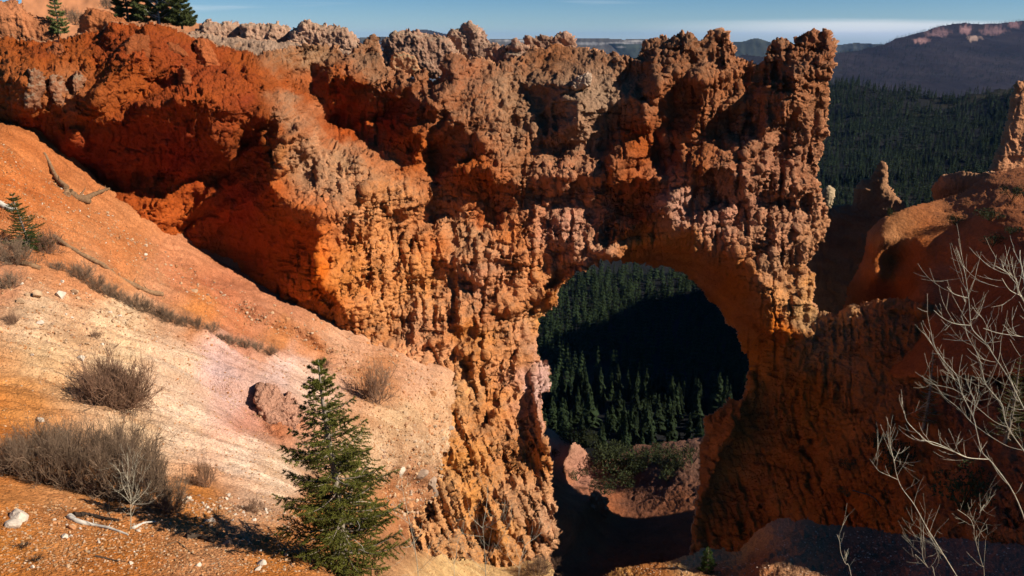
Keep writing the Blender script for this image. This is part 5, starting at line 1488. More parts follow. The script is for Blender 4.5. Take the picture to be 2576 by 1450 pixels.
th = 'grey leafless shrub in the big thicket at lower left'
for i, (x, y, w, h) in enumerate([(120, 720, 330, 260), (330, 780, 420, 330), (560, 830, 420, 420), (780, 880, 480, 460), (1000, 900, 460, 430), (1170, 960, 420, 330), (640, 640, 420, 250), (860, 680, 420, 330), (250, 620, 360, 210), (1040, 760, 400, 300), (430, 640, 360, 260), (30, 690, 260, 220), (1230, 1000, 260, 180)]):
    (u, v), = zc('E', [(x, y)])
    put_bush(G, u, v, w / 2.7, h / 2.35, 'grey', th, 'shrubs of the lower left thicket', i)
for z, x, y, w, h, kd, lb in [
        ('E', 850, 190, 500, 400, 'brown', 'round dense brown shrub alone on the pale slope'), ('E', 1500, 800, 230, 210, 'red', 'small fan shaped rust shrub right of the thicket'), ('E', 1400, 760, 150, 70, 'red', 'low rust shrub between thicket and fan shaped shrub'),
        ('E', 145, 1270, 150, 80, 'dark', 'blackish tuft low on the orange bench, upper of two'), ('E', 245, 1370, 130, 90, 'dark', 'blackish tuft at the bottom of the orange bench'),
        ('F', 380, 1640, 360, 330, 'red', 'reddish leafless shrub against the foot of the buttress'), ('G', 1540, 1450, 320, 170, 'red', 'rust shrub at the bottom edge below the pillar'), ('D', 60, 730, 210, 150, 'grey', 'grey shrub at the left edge above the pale slope'), ('D', 130, 560, 300, 230, 'grey', 'broad grey shrub below the small fir at the left edge'),
        ('D', 340, 480, 220, 170, 'red', 'reddish brown shrub right of the small fir'), ('D', 100, 1010, 120, 90, 'red', 'tiny dry shrub left on the pale slope'), ('D', 700, 1080, 110, 60, 'red', 'tiny dry tuft below the crumbling ledge'), ('D', 590, 650, 240, 130, 'grey', 'grey shrub under the upper end of the long log'), ('D', 430, 580, 150, 80, 'grey', 'low olive shrub left of the long log'),
        ('E', 1830, 1000, 240, 90, 'red', 'low dry brush left of the big fir on the bench'), ('D', 2350, 1300, 120, 90, 'red', 'dry brush behind the top of the big fir')]:
    (u, v), = zc(z, [(x, y)])
    put_bush(G, u, v, w / 2.883, h / 2.883, kd, lb)
for i in range(15):
    t = i / 14.0
    x = 700 + 1250 * t
    y = 700 + 500 * t + 45 * math.sin(t * 3.1)
    (u, v), = zc('D', [(x, y + 15)])
    put_bush(G, u, v, 62 - 14 * t, 42 - 14 * t, 'grey', 'low grey brush in the dark strip that runs down below the long log', 'brush in the strip below the log', i)


# ------------------------------------------------------------------ conifers
def big_fir(name, base, H, seed, label, R0=.30, mat=M_NEEDLE, whorls=26, lean=(0, 0), dense=1.0, dead=True, bare=.08, nl=.075):
    r = np.random.default_rng(seed)
    root = empty(name, base)
    tr, br, nd, dd = MB(), MB(), MB(), MB()

    def axis(t):
        return np.array([lean[0] * t + .012 * H * math.sin(5 * t), lean[1] * t + .01 * H * math.cos(4 * t), t * H])
    ts = np.linspace(0, 1, 16)
    tr.tube([axis(t) for t in ts], .020 * H * (1 - ts) ** .8 + .012, 8)

    def needles(p, q, L, n):
        d = q - p
        k = r.uniform(0, 1, n)
        c = p + d * k[:, None]
        dirn = d / max(np.linalg.norm(d), 1e-6) * .75 + r.normal(0, .55, (n, 3)) + np.array([0, 0, .12])
        dirn /= np.linalg.norm(dirn, axis=1, keepdims=True)
        sd = np.cross(dirn, r.normal(0, 1, (n, 3)))
        sd /= np.maximum(np.linalg.norm(sd, axis=1, keepdims=True), 1e-6)
        l = L * r.uniform(.7, 1.3, n)[:, None]
        v = np.stack([c - sd * l * .13, c + sd * l * .13, c + dirn * l], 1).reshape(-1, 3)
        nd.add(v, f3=np.arange(n * 3).reshape(-1, 3))
    for wv in range(whorls):
        t = bare + (1 - bare) * (wv + r.uniform(0, .6)) / whorls
        o = axis(min(t, .985))
        L0 = H * R0 * (1 - t) ** .78 * (.85 + .3 * r.random()) + .10
        nb = r.integers(4, 7)
        a0 = r.uniform(0, 6.28)
        for b in range(nb):
            a = a0 + b * 6.28 / nb + r.normal(0, .25)
            L = L0 * r.uniform(.65, 1.12)
            out = np.array([math.cos(a), math.sin(a), 0])
            up = .18 - .5 * (1 - t) + r.normal(0, .1)
            pts = []
            for k in range(6):
                x = k / 5.0
                pts.append(o + out * L * x + np.array([0, 0, L * (up * x + .42 * x * x * (1 - t * .4))]))
            pts = np.array(pts)
            br.tube(pts, np.linspace(.006 * H * (1 - t) + .008, .004, 6), 3)
            side = np.array([-out[1], out[0], 0])
            nt_ = max(4, int(11 * L / (H * R0) * 1.5))
            needles(pts[1], pts[5], nl, int(26 * dense))
            for k in range(nt_):
                x = .18 + .82 * (k + r.random()) / nt_
                i = min(int(x * 5), 4)
                p = pts[i] + (pts[i + 1] - pts[i]) * (x * 5 - i)
                for sg in (-1, 1):
                    tl = L * .42 * (1.08 - x * .8) * r.uniform(.6, 1.2)
                    dirn = out * .65 + side * sg * .8 + np.array([0, 0, r.normal(-.05, .16)])
                    q = p + dirn * tl
                    needles(p, q, nl, int(dense * (14 + 60 * tl)))
        if dead and t < .62 and r.random() < .8:
            a = r.uniform(0, 6.28)
            p = o.copy()
            pts = [p]
            for k in range(5):
                p = p + np.array([math.cos(a), math.sin(a), r.normal(-.1, .35)]) * L0 * .13
                a += r.normal(0, .45)
                pts.append(p)
            dd.tube(pts, np.linspace(.014, .005, 6), 3)
    tr.obj('trunk', M_BARK, root)
    tag(br.obj('branches', M_BARK, root), kind='stuff')
    nd.obj('crown', mat, root, smooth=False)
    if dead and dd.n:
        tag(dd.obj('dead_twigs', M_SNAG, root), kind='stuff')
    return tag(root, label, 'fir tree')


fb = G.loc(862, 1438)
big_fir('fir_tree', fb - Vector((0, 0, .3)), 8.0, 601, 'tall green fir at the bottom, standing before the pale slope and the pillar', R0=.325, whorls=28, lean=(-.25, .1), dense=1.9, nl=.08)
big_fir('fir_tree', G.loc(72, 628), 3.9, 602, 'small bright green fir at the left edge among grey shrubs', R0=.36, mat=M_NEEDLE_Y, whorls=18, dead=False, bare=.02, dense=.8, lean=(-.5, 0))
big_fir('fir_tree', FS.loc(1778, 1440), 1.9, 603, 'tiny fir growing on the sunlit rim of the hill at the bottom right', R0=.32, mat=M_NEEDLE_Y, whorls=12, dead=False, bare=.02, dense=.6)
# trees on the red ground in the top left corner
SK = RH
big_fir('fir_tree', pt(322, 62, 112), 7.6, 604, 'dark fir left of the pine with bleached branches, on the skyline at top left', R0=.36, whorls=18, dead=False, dense=2.0, nl=.20, mat=M_NEEDLE_FAR)
pine = big_fir('pine_tree', pt(398, 66, 110), 9.6, 605, 'broad dark pine with bleached dead branches on the skyline at top left', R0=.36, whorls=18, dense=2.4, nl=.20, mat=M_NEEDLE_FAR)
big_fir('pine_tree', pt(458, 74, 108), 6.2, 606, 'slender dark pine, last tree on the left part of the skyline', R0=.28, whorls=18, dense=2.2, nl=.20, mat=M_NEEDLE_FAR)
big_fir('fir_tree', pt(150, 95, 101), 5.8, 607, 'thin pale green fir standing behind the corner mound', R0=.22, whorls=14, dead=False, dense=.35, nl=.20, mat=M_NEEDLE_FAR)
for (u, v, Y, w, h, lb) in [(355, 52, 112, 60, 40, 'dark bush at the foot of the bleached pine'), (425, 62, 111, 60, 45, 'dark bush between the bleached pine and the slender pine'), (190, 62, 108, 60, 45, 'grey bush in the hollow right of the corner mound'), (170, 40, 130, 70, 30, 'dark brush band on the red hillside in the top corner'), (268, 22, 130, 40, 40, 'bare brown bush on the red hillside left of the pines')]:
    p = pt(u, v, Y)
    o = bpy.data.objects.new('shrub', BUSH['dark' if 'dark' in lb else 'grey'][0])
    o.location = p
    o.scale = (w * Y / FPX / 2, w * Y / FPX / 2, h * Y / FPX)
    tag(link(o), lb, 'shrub')


def pale_deadwood():
    m = MB()
    r = np.random.default_rng(77)
    o = np.array([0, 0, 0.0])
    m.tube([o, [.05, -.1, 1.2], [.1, -.2, 2.4], [.05, -.2, 3.8]], [.13, .11, .08, .03], 6)
    for k in range(16):
        z = .5 + 2.9 * r.random()
        a = r.choice([-1, 1])
        p = np.array([.06, -.15, z])
        pts = [p]
        for i in range(5):
            p = p + np.array([a * .34, r.normal(-.05, .1), r.normal(.14, .12)])
            pts.append(p)
        m.tube(pts, np.linspace(.05, .012, 6), 3)
    return m


snag = empty('dead_tree', pt(402, 63, 108.5))
tag(snag, 'bleached dead tree with bare side branches in front of the broad pine', 'dead tree')
pale_deadwood().obj('trunk', M_SNAG, snag)


def forest_tree(seed, H=1.0, whorls=11, nb=7, snagged=False, r0=.19):
    """a far conifer of unit height: trunk and whorls of ragged drooping sprays"""
    r = np.random.default_rng(seed)
    m = MB()
    m.tube([[0, 0, -.05], [0, 0, .5], [.005, 0, 1.0]], [.014, .009, .002], 4)
    for w in range(whorls):
        t = .10 + .88 * w / (whorls - 1)
        L = r0 * (1 - t) ** .8 * r.uniform(.8, 1.2) + .012
        a0 = r.uniform(0, 6.28)
        for b in range(nb):
            a = a0 + b * 6.283 / nb + r.normal(0, .3)
            l = L * r.uniform(.6, 1.25)
            o = np.array([math.cos(a), math.sin(a), 0])
            s = np.array([-o[1], o[0], 0]) * l * r.uniform(.28, .5)
            z = np.array([0, 0, 1.0])
            p0 = z * (t + .03)
            tip = o * l + z * (t - l * r.uniform(.1, .5))
            mid = o * l * .5 + z * (t + .01)
            v = [p0, mid - s, mid + s, tip, tip * .9 - s * .6 + z * .006, tip * .9 + s * .6 + z * .004]
            m.add(v, f3=[[0, 1, 2], [1, 4, 3], [2, 3, 5], [1, 3, 2]])
    return m


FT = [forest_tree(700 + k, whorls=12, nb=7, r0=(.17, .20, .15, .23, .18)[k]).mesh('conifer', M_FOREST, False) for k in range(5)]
HOLE = [(1352, 800), (1400, 730), (1500, 650), (1700, 670), (1800, 760), (1890, 930), (1880, 1000), (1780, 1060), (1760, 1130), (1600, 1120), (1500, 1130), (1400, 1060), (1360, 1000)]
RGT = [(2060, 195), (2576, 200), (2576, 480), (2300, 520), (2060, 560)]
r_ = np.random.default_rng(31)
us, vs_ = FO.sample(1900, [(1300, 690), (1950, 690), (1950, 1150), (1300, 1150)], r_)
Pt = FO.at(us, vs_)
vis = inpoly(HOLE, us, vs_ - 30) | inpoly(HOLE, us, vs_)
order = np.argsort(Pt[:, 1] + np.where(vis, 0, 1e5))
n_arch = min(int(vis.sum()), 209)
rest = []


def place_tree(p, h, label, group):
    o = bpy.data.objects.new('conifer', FT[random.randrange(5)])
    o.location = Vector([float(c) for c in p])
    w = h * random.uniform(.85, 1.25)
    o.scale = (w, w, h)
    o.rotation_euler = (0, 0, random.uniform(0, 6.28))
    return tag(link(o), label, 'conifer', group)


for n, i in enumerate(order):
    h = 3.2 + 7.5 * r_.random() ** 1.6
    if n < n_arch:
        place_tree(Pt[i], h, 'dark green conifer in the deep forest seen through the arch opening', 'conifers seen through the arch')
    else:
        rest.append((Pt[i], h))
us, vs_ = FO.sample(4600, [(2040, 212)] + [(2080, 207), (2110, 200), (2160, 206), (2200, 221), (2250, 231), (2300, 232), (2380, 245), (2430, 242), (2500, 228), (2576, 214), (2620, 205)] + [(2620, 560), (2040, 560)], r_)
Pt2 = FO.at(us, vs_)
open_ = fbm(Pt2 / np.array([70, 70, 70]), 3, 381) < .33 + .25 * r_.random(len(us))
us, vs_, Pt2 = us[open_], vs_[open_], Pt2[open_]
order = np.argsort(Pt2[:, 1] + np.where(inpoly([(2065, 300), (2560, 300), (2450, 430), (2300, 470), (2070, 480)], us, vs_), 0, 1e5))
for n, i in enumerate(order):
    h = 4.2 + 6.5 * r_.random() ** 1.4
    if n < 90:
        place_tree(Pt2[i], h, 'dark conifer low on the wooded slope right of the arch', 'conifers on the wooded slope right of the arch')
    else:
        rest.append((Pt2[i], h))


def merged_trees(name, items, mat, seed, whorls=7, nb=5):
    r = np.random.default_rng(seed)
    bases = [forest_tree(720 + k, whorls=whorls, nb=nb, r0=.20) for k in range(4)]
    bv = [np.concatenate(b.v) for b in bases]
    b3 = [np.concatenate(b.f3) for b in bases]
    V_, F_ = [], []
    n = 0
    for p, h in items:
        k = r.integers(4)
        a = r.uniform(0, 6.28)
        R = np.array([[math.cos(a), -math.sin(a), 0], [math.sin(a), math.cos(a), 0], [0, 0, 1]])
        V_.append(bv[k] @ R.T * h * np.array([1.1, 1.1, 1]) + np.asarray(p))
        F_.append(b3[k] + n)
        n += len(bv[k])
    return tag(mk_obj(name, np.concatenate(V_), np.concatenate(F_), mat, smooth=False), kind='stuff')


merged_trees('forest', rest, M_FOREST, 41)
u_ = r_.uniform(2090, 2576, 2600)
v_ = r_.uniform(48, 212, 2600)
mo = zc('C', [(1100, 420), (1250, 365), (1420, 340), (1550, 305), (1650, 265), (1780, 225), (1900, 195), (2000, 178), (2110, 170), (2180, 182), (2260, 178), (2330, 180), (2400, 165), (2538, 150)]) + [(2600, 260), (2090, 260)]
k = inpoly(mo, u_, v_)
pp = MT.at(u_[k], v_[k])
items = [(p, r_.uniform(7, 13)) for p, uu, vv in zip(pp, u_[k], v_[k]) if r_.random() < (.25 if 2290 < uu < 2560 and vv < 110 else .9)]
mo = np.array(mo[:-2])
for uu in np.arange(2095, 2576, 2.6):
    vv = np.interp(uu, mo[:, 0], mo[:, 1])
    if 2380 < uu < 2500 and r_.random() < .7:
        continue
    items.append((MT.at(uu + r_.normal(), vv + 1.5), r_.uniform(7, 14)))
merged_trees('mountain_forest', items, M_FOREST, 42, 5, 4)


# leafy dark bushes on the shaded slopes
def leaf_bush(seed, n=900):
    r = np.random.default_rng(seed)
    m = MB()
    for s in range(7):
        c = np.array([r.normal(0, .4), r.normal(0, .4), r.uniform(.3, .8)])
        m.tube([[0, 0, -.05], c * .5 + np.array([0, 0, .05]), c], [.03, .02, .01], 3)
        k = n // 7
        q = r.normal(0, 1, (k, 3))
        q /= np.linalg.norm(q, axis=1, keepdims=True)
        q = c + q * (r.uniform(.5, 1, k) ** .5)[:, None] * np.array([.42, .42, .34])
        a = r.normal(0, 1, (k, 3))
        b = r.normal(0, 1, (k, 3))
        v = np.stack([q, q + a * .05, q + b * .05], 1).reshape(-1, 3)
        m.add(v, f3=np.arange(k * 3).reshape(-1, 3))
    return m.mesh('bush', M_LEAF, False)


LB = [leaf_bush(740 + k) for k in range(3)]


def put_leafy(sheet, u, v, wpx, hpx, label, group=None, name='bush'):
    p = sheet.loc(u, v)
    d = p.length / FPX
    o = bpy.data.objects.new(name, LB[random.randrange(3)])
    o.location = p
    o.rotation_euler = (0, 0, random.uniform(0, 6))
    o.scale = (wpx * d / 1.6, wpx * d / 1.6, hpx * d / 1.1)
    return tag(link(o), label, 'bush', group)


for z, x, y, w, h, sh, lb in [('G', 1790, 490, 190, 170, NS_, 'olive bush at the top of the pink bank under the arch'), ('G', 1900, 510, 140, 130, NS_, 'dark bush at the right end of the pink bank'), ('G', 1830, 760, 110, 80, NS_, 'small bright bush low on the pink bank'), ('G', 1740, 710, 60, 50, NS_, 'tiny bush left of the small bright bush'),
                           ('G', 2080, 700, 260, 220, NS_, 'large dark bush in the shaded ravine under the arch'), ('G', 2200, 800, 200, 150, NS_, 'dark bush at the bottom of the ravine right of the large one'), ('G', 2020, 860, 160, 120, NS_, 'dark bush above the capped pinnacle'), ('G', 1620, 385, 40, 40, NS_, 'tiny bush on the pink bank beside the pillar'), ('G', 1660, 590, 70, 60, NS_, 'dark bush wedged beside the pillar'),
                           ('H', 1560, 220, 60, 60, RS, 'small green bush on the crest of the right fin'), ('H', 2450, 90, 100, 90, RS, 'bush high on the right hillside near the frame edge'), ('H', 2040, 270, 90, 70, RS, 'bush above the fin on the right hillside'), ('H', 2290, 245, 150, 70, RS, 'broad dark bush on the right hillside'), ('H', 2300, 420, 140, 80, RS, 'dark bush in the middle of the right hillside'), ('H', 2440, 330, 80, 50, RS, 'low dark bush right on the hillside'), ('H', 2340, 880, 150, 90, WS, 'dark bush under the pale twigs at the right'),
                           ('K', 1265, 880, 90, 70, WS, 'dark bush beside the drooping branch in the shade'), ('K', 1580, 720, 190, 260, WS, 'tall dark bush in the shade behind the aspens'), ('K', 2060, 960, 330, 300, WS, 'big dark bush in the shade at the right'), ('K', 1450, 520, 110, 110, WS, 'dark bush above the drooping branch in the shade'), ('K', 1280, 690, 110, 80, WS, 'dim bush left in the shade of the abutment'), ('K', 2300, 1180, 200, 90, WS, 'dark bush at the top of the bottom right hill')]:
    (u, v), = zc(z, [(x, y)])
    put_leafy(sh, u, v, w / 2.883, h / 2.883, lb)
for i in range(14):
    put_leafy(NS_, 1520 + 16 * i + RNG.normal() * 12, 1135 + 40 * RNG.random() + (25 if i % 2 else 0), RNG.uniform(35, 70), RNG.uniform(30, 60), 'dark bush on the shaded ravine floor beyond the pink bank', 'bushes on the ravine floor')
big_fir('spruce_tree', WS.loc(2322, 1085), 9.2, 611, 'ragged dark spruce on the shaded abutment behind the aspens', R0=.17, whorls=20, dense=.45, bare=.12)
big_fir('spruce_tree', WS.loc(2530, 1120), 9.0, 612, 'dark spruce at the right edge in the shade', R0=.2, whorls=18, dense=.4, dead=False)


# ------------------------------------------------------------------ aspens, saplings and dead wood
def smooth_line(p, n=4):
    p = np.asarray(p, float)
    out = []
    for i in range(len(p) - 1):
        p0, p1, p2, p3 = p[max(i - 1, 0)], p[i], p[i + 1], p[min(i + 2, len(p) - 1)]
        for k in range(n):
            t = k / n
            out.append(.5 * ((2 * p1) + (-p0 + p2) * t + (2 * p0 - 5 * p1 + 4 * p2 - p3) * t * t + (-p0 + 3 * p1 - 3 * p2 + p3) * t ** 3))
    out.append(p[-1])
    return np.array(out)


def aspen(name, label, stems, Y, seed, w0=.03, twigs=14, mat=M_ASPEN, tl=.62, sway=.8, down=True):
    """stems: lists of image points from the base up; each gets its own depth, so the tree has a body"""
    r = np.random.default_rng(seed)
    lines = []
    for k, s in enumerate(stems):
        n = len(s)
        y0 = Y + (0 if k == 0 else r.uniform(-sway, sway) * .5)
        ys = y0 + np.linspace(0, r.uniform(-sway, sway), n)
        lines.append(smooth_line([pt(u, v, yy) for (u, v), yy in zip(s, ys)]))
    base = lines[0][0]
    root = empty(name, Vector([float(c) for c in base]))
    tag(root, label, 'sapling')
    tw = MB()
    for k, L in enumerate(lines):
        seg = np.linalg.norm(np.diff(L, axis=0), axis=1).sum()
        wa = w0 * (1 if k == 0 else r.uniform(.45, .7))
        wa *= .31
        wid = np.linspace(wa, max(.004, wa * .22), len(L))
        m = MB()
        m.tube(L - base, wid, 6)
        m.obj('trunk' if k == 0 else 'branch', mat, root)
        for t in range(int(1.15 * twigs * (seg / 3.0) + 2)):
            i = int(r.uniform(.15, .98) * (len(L) - 1))
            d = L[min(i + 1, len(L) - 1)] - L[i]
            d /= max(np.linalg.norm(d), 1e-6)
            e = d * .7 + r.normal(0, .6, 3)
            e /= np.linalg.norm(e)
            q = L[i].copy()
            pts = [q - base]
            ll = tl * r.uniform(.4, 1.3)
            for j in range(5):
                e = e + np.array([0, 0, .16]) + r.normal(0, .1, 3)
                e /= np.linalg.norm(e)
                q = q + e * ll / 5
                pts.append(q - base)
            tw.tube(pts, np.linspace(min(.4 * wid[i], .0055), .0018, 6), 3)
            for j in range(1 if r.random() < .7 else 2):
                b = pts[2 + j]
                f = e + r.normal(0, .6, 3)
                f /= np.linalg.norm(f)
                tw.tube([b, b + f * ll * .18, b + f * ll * .36 + np.array([0, 0, .02])], [.0028, .0022, .0014], 3)
    tag(tw.obj('twigs', mat, root), kind='stuff')
    return root


aspen('aspen_sapling', 'long bent pale aspen stem leaning left, nearest the middle of the right side',
      [[(2560, 1700), (2480, 1570), (2410, 1455), (2368, 1387), (2330, 1325), (2299, 1269), (2268, 1227), (2254, 1189), (2249, 1158), (2240, 1130), (2230, 1085)], [(2258, 1207), (2236, 1197), (2212, 1186), (2200, 1172), (2188, 1155)], [(2249, 1160), (2256, 1146), (2263, 1130)]], 13.5, 801, .034, 7)
aspen('aspen_sapling', 'pale aspen stem reaching highest left of the right edge group',
      [[(2640, 1560), (2590, 1350), (2552, 1245), (2504, 1175), (2486, 1155), (2469, 1134), (2455, 1078), (2448, 1050), (2420, 991), (2413, 964), (2403, 940), (2372, 905), (2348, 864), (2342, 832)], [(2486, 1156), (2431, 1151), (2389, 1130), (2348, 1113), (2316, 1108)], [(2448, 1050), (2452, 1010), (2440, 985), (2444, 950)], [(2431, 1150), (2375, 1127), (2341, 1116), (2316, 1096), (2282, 1061), (2275, 1033)]], 12.5, 802, .034, 9)
aspen('aspen_sapling', 'pale aspen with a tall curved top rising against the dark hillside',
      [[(2700, 1650), (2660, 1300), (2610, 1100), (2576, 1030), (2560, 998), (2542, 960), (2525, 933), (2497, 891), (2483, 867), (2448, 832), (2441, 805), (2438, 766), (2434, 732), (2427, 687), (2417, 655), (2410, 631)], [(2441, 819), (2403, 815), (2372, 801), (2348, 780)], [(2448, 840), (2440, 855), (2415, 858), (2372, 853)], [(2434, 750), (2400, 740), (2382, 722)], [(2483, 867), (2500, 850), (2508, 836)], [(2510, 910), (2490, 960), (2470, 985)]], 11.5, 803, .036, 9)
aspen('aspen_sapling', 'pale aspen with several arching limbs at the right edge',
      [[(2720, 1600), (2650, 1300), (2590, 1160), (2545, 1092), (2528, 1057), (2521, 1019), (2490, 981), (2476, 957), (2462, 898), (2434, 846), (2427, 819), (2417, 794)], [(2576, 1134), (2535, 1123), (2493, 1099), (2459, 1075), (2438, 1057), (2410, 1026), (2375, 998), (2351, 967), (2316, 946), (2302, 936)], [(2535, 1075), (2500, 1060), (2440, 1010), (2400, 980), (2340, 965), (2320, 945)]], 13, 804, .034, 9)
aspen('aspen_sapling', 'pale aspen top entering from the right edge below the hillside crest',
      [[(2760, 1600), (2680, 1100), (2620, 840), (2576, 760), (2563, 735), (2556, 704), (2528, 683), (2504, 669)], [(2570, 745), (2540, 730), (2520, 700)], [(2600, 850), (2560, 846), (2510, 838), (2473, 826)], [(2590, 800), (2573, 690), (2566, 650), (2566, 630)]], 11, 805, .034, 9)
aspen('aspen_sapling', 'thin forked pale stem over the bottom right hill',
      [[(2490, 1700), (2476, 1449), (2472, 1425), (2459, 1380), (2450, 1338), (2455, 1311), (2466, 1293), (2464, 1241)], [(2450, 1330), (2440, 1305), (2408, 1282)], [(2464, 1290), (2476, 1270)]], 14, 806, .022, 6)
aspen('aspen_sapling', 'thin twiggy stem left of the forked one over the bottom right hill',
      [[(2370, 1700), (2351, 1449), (2334, 1428), (2320, 1397), (2323, 1349), (2322, 1320)], [(2334, 1428), (2318, 1410), (2302, 1395)], [(2345, 1440), (2362, 1410), (2350, 1370), (2335, 1340)]], 14.5, 807, .02, 6)
aspen('aspen_sapling', 'short bare twig rising alone from the bottom edge over the dark hill',
      [[(2170, 1700), (2141, 1449), (2126, 1418), (2115, 1390), (2112, 1363), (2105, 1345)]], 14.5, 808, .018, 3)
aspen('aspen_sapling', 'tall thin pale sapling just right of the big fir',
      [[(1070, 1700), (1052, 1449), (1046, 1397), (1040, 1359), (1029, 1311), (1022, 1276), (1017, 1252), (1012, 1227), (1007, 1189)], [(1042, 1362), (1030, 1375), (1010, 1378)], [(1050, 1440), (1070, 1420), (1095, 1395)], [(1030, 1318), (1005, 1300), (990, 1295)]], 19, 809, .034, 6)
aspen('aspen_sapling', 'many branched sapling in front of the foot of the pillar',
      [[(1235, 1700), (1222, 1449), (1221, 1415), (1218, 1373), (1216, 1345), (1213, 1325)], [(1214, 1328), (1221, 1290), (1226, 1250), (1227, 1220)], [(1213, 1328), (1195, 1312), (1183, 1300), (1178, 1278)], [(1217, 1332), (1240, 1318), (1262, 1300), (1272, 1258)], [(1222, 1420), (1248, 1376), (1270, 1340), (1283, 1310), (1288, 1268)], [(1216, 1350), (1190, 1348), (1165, 1342), (1150, 1325)], [(1222, 1440), (1200, 1420), (1175, 1395), (1158, 1375)]], 18, 810, .034, 8)
aspen('aspen_sapling', 'spindly sapling between the branched one and the rust shrub at the bottom',
      [[(1310, 1700), (1305, 1449), (1312, 1405), (1322, 1372), (1345, 1355), (1362, 1340)], [(1306, 1430), (1285, 1410), (1275, 1385), (1280, 1350)], [(1310, 1410), (1300, 1390), (1297, 1370)]], 18.5, 811, .02, 7)
aspen('aspen_sapling', 'spindly sapling left of the branched one, right of the tall thin one',
      [[(1160, 1700), (1143, 1449), (1148, 1400), (1150, 1370), (1158, 1345)], [(1144, 1440), (1120, 1400), (1100, 1385)], [(1147, 1410), (1130, 1370), (1128, 1340)]], 18.5, 812, .018, 7)


def zoomlines(z, L):
    return [zc(z, l) for l in L]


ab = G.loc(*zc('E', [(945, 1110)])[0])
aspen('aspen_sapling', 'small many stemmed aspen with pale bark in front of the lower left thicket', zoomlines('E', [
    [(948, 1115), (948, 1000), (946, 930), (945, 900)], [(945, 905), (915, 850), (885, 780), (870, 700), (820, 640)], [(948, 905), (940, 830), (925, 740), (930, 640), (920, 560)], [(950, 905), (960, 830), (970, 740), (985, 640), (1000, 560)],
    [(955, 900), (985, 850), (1000, 790), (1040, 720), (1060, 650)], [(945, 920), (905, 880), (870, 850), (830, 830)], [(955, 930), (990, 900), (1040, 850), (1080, 800)], [(960, 940), (1000, 930), (1060, 925), (1110, 890)], [(930, 760), (900, 700), (880, 620)], [(970, 760), (960, 660), (965, 590)]]), ab.y, 813, .062, 18, tl=.5, sway=.5)
aspen('bare_shrub_stem', 'pair of thin charred stems left of the small pale aspen', zoomlines('E', [[(810, 1050), (790, 1000), (770, 970), (720, 950), (690, 910), (680, 860)], [(800, 1040), (790, 930), (775, 840), (750, 760), (735, 710)], [(895, 1040), (875, 960), (872, 880), (868, 840)]]), ab.y - .2, 814, .045, 5, mat=M_TWIG_D, tl=.35, sway=.3)
sb = G.loc(*zc('E', [(1575, 1180)])[0])
aspen('burnt_stump', 'burnt black stump with upright sprouts on the bench left of the fir', zoomlines('E', [[(1578, 1185), (1572, 1100), (1572, 960), (1583, 865)], [(1582, 1150), (1582, 1000), (1588, 900)], [(1590, 1170), (1640, 1080), (1715, 1010)], [(1570, 1150), (1520, 1110), (1480, 1120)], [(1575, 1160), (1610, 1120), (1625, 1060)]]), sb.y, 815, .055, 2, mat=M_TWIG_D, tl=.25, sway=.2)


def log_obj(name, label, sheet, pts, w0, w1, mat, seed, stubs=4, lift=.6, cat='log', sides=9):
    r = np.random.default_rng(seed)
    P = np.array([sheet.at(*p) for p in pts])
    L = smooth_line(P, 6)
    n = len(L)
    rad = np.linspace(w0, w1, n) * (1 + .22 * fbm(np.stack([np.arange(n) / 3.0, 0 * np.arange(n), 0 * np.arange(n) + seed], -1), 2, seed))
    L = L + np.array([0, 0, 1.0]) * (rad * lift)[:, None]
    base = L[n // 2].copy()
    root = empty(name, Vector([float(c) for c in base]))
    tag(root, label, cat)
    m = MB()
    m.tube(L - base, rad, sides)
    v = m.v[0]
    v += np.repeat(rad, sides)[:, None] * .28 * np.stack([fbm((v + base) * np.array([3, 3, 9]), 2, seed + 3), fbm((v + base) * np.array([3, 3, 9]), 2, seed + 4), fbm((v + base) * 5.0, 2, seed + 5)], -1)
    for e, sgn in ((0, -1), (n - 1, 1)):                       # splintered ends
        ring = v[e * sides:(e + 1) * sides]
        c = ring.mean(0) + (L[e] - L[e - sgn]) * .25
        m.add(np.vstack([ring, c]), f3=[[k, (k + 1) % sides, sides] for k in range(sides)])
    m.obj('trunk', mat, root)
    for k in range(stubs):
        i = r.integers(2, n - 2)
        d = np.array([r.normal(0, .6), r.normal(0, .6), r.uniform(.3, 1)])
        d /= np.linalg.norm(d)
        b = MB()
        q = L[i] - base
        b.tube([q, q + d * rad[i] * 2.2, q + d * rad[i] * 3.6 + np.array([0, 0, .02])], [rad[i] * .35, rad[i] * .22, rad[i] * .06], 5)
        b.obj('branch_stub', mat, root)
    return root


log_obj('fallen_log', 'long weathered log lying down the orange slope', G, zc('D', [(390, 370), (480, 450), (600, 530), (720, 590), (850, 640), (980, 690), (1100, 740), (1190, 770)]), .16, .2, M_DEADW, 901)
log_obj('fallen_log', 'short reddish log piece between the grey shrubs at left', G, zc('D', [(175, 565), (230, 590), (290, 600)]), .22, .16, M_DEADW, 902, 1)
log_obj('dead_log', 'split dead trunk propped against the foot of the red cliff', G, zc('A', [(330, 1120), (380, 1190), (420, 1260), (450, 1330), (480, 1400)]), .12, .24, M_DEADW, 903, 3, 1.4)
log_obj('tree_stump', 'dark broken stump at the lower end of the split trunk', G, zc('A', [(480, 1430), (482, 1380), (480, 1340)]), .32, .2, M_DEADW, 904, 2, .3, 'stump')
log_obj('broken_root', 'fan shaped broken root leaning right of the dark stump', G, zc('D', [(620, 100), (690, 60), (790, 20)]), .3, .1, M_DEADW, 905, 2, .9)
log_obj('driftwood', 'flat splintered wood lying under the fan shaped root', G, zc('D', [(500, 50), (560, 85), (650, 110)]), .35, .25, M_DEADW, 906, 1, .5)
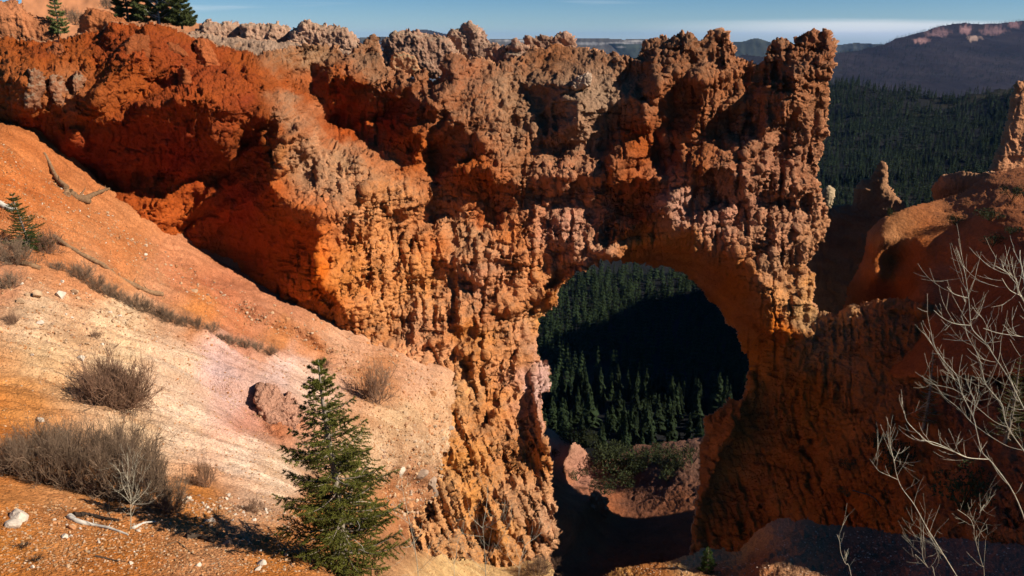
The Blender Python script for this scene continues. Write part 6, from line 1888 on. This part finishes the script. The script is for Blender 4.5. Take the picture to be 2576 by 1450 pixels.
log_obj('fallen_branch', 'grey fallen branch lying on the bench under the small aspen', G, zc('E', [(500, 1060), (560, 1085), (700, 1095), (820, 1120), (930, 1150)]), .10, .03, M_SNAG, 907, 3)
log_obj('fallen_branch', 'dark fallen branch behind the grey one', G, zc('E', [(530, 1050), (620, 1035), (720, 1050), (860, 1065)]), .10, .05, M_TWIG_D, 908, 2)
log_obj('fallen_branch', 'thin grey branch right of the small aspen trunk', G, zc('E', [(970, 1110), (1040, 1075), (1130, 1065)]), .06, .02, M_SNAG, 909, 1)
log_obj('fallen_branch', 'dark twig lying low on the orange bench', G, zc('E', [(690, 1340), (790, 1350), (850, 1365), (910, 1365)]), .035, .015, M_TWIG_D, 910, 0)
log_obj('fallen_branch', 'forked dead twig on the bench below the burnt stump', G, zc('E', [(1210, 1225), (1280, 1205), (1340, 1240), (1400, 1290), (1480, 1330)]), .03, .012, M_DEADW, 911, 2)
log_obj('fallen_log', 'bleached log at the left edge behind the small fir', G, zc('D', [(-60, 150), (30, 195), (90, 215)]), .22, .16, M_SNAG, 912, 1)
log_obj('fallen_log', 'dark charred log in the shadow beside the burnt stump', G, zc('E', [(1350, 1165), (1430, 1160), (1500, 1180), (1560, 1195)]), .10, .07, M_TWIG_D, 913, 2)
log_obj('drooping_branch', 'thin dead branch arching across the shaded abutment', WS, zc('K', [(1310, 865), (1380, 870), (1450, 910), (1510, 960)]), .10, .06, M_TWIG_D, 914, 0, 3, 'branch')

# the bank under the saplings, just below the picture
x, y = np.meshgrid(np.linspace(-3.5, 26, 70), np.linspace(6, 25, 50))
P = np.stack([x, y, -.716 * y - 1.5 - .12 * np.abs(x - 8) + .3 * fbm(np.stack([x / 3, y / 3, 0 * x], -1), 3, 140)], -1)
tag(mk_obj('bank', P.reshape(-1, 3), cells_to_faces(np.ones((49, 69), bool), (50, 70)), M_SOIL, np.broadcast_to(np.array([.46, .24, .11]), (3500, 3))), kind='structure')

# ------------------------------------------------------------------ the blue air of the distance
hz = bpy.data.materials.new('haze')
hz.use_nodes = True
ht = hz.node_tree
for n in list(ht.nodes):
    if n.type == 'BSDF_PRINCIPLED':
        ht.nodes.remove(n)
hv = ht.nodes.new('ShaderNodeVolumePrincipled')
hv.inputs['Color'].default_value = (.17, .40, 1.0, 1)
hv.inputs['Density'].default_value = 1.9e-5
hv.inputs['Anisotropy'].default_value = 0.0
ht.links.new(hv.outputs[0], [n for n in ht.nodes if n.type == 'OUTPUT_MATERIAL'][0].inputs['Volume'])
bx = np.array([[sx, sy, sz] for sx in (-27000, 27000) for sy in (-300, 28000) for sz in (-900, 200)], float)
bf = np.array([[0, 1, 3, 2], [4, 6, 7, 5], [0, 4, 5, 1], [2, 3, 7, 6], [0, 2, 6, 4], [1, 5, 7, 3]])
tag(mk_obj('haze', bx, bf, hz, smooth=False), kind='stuff')
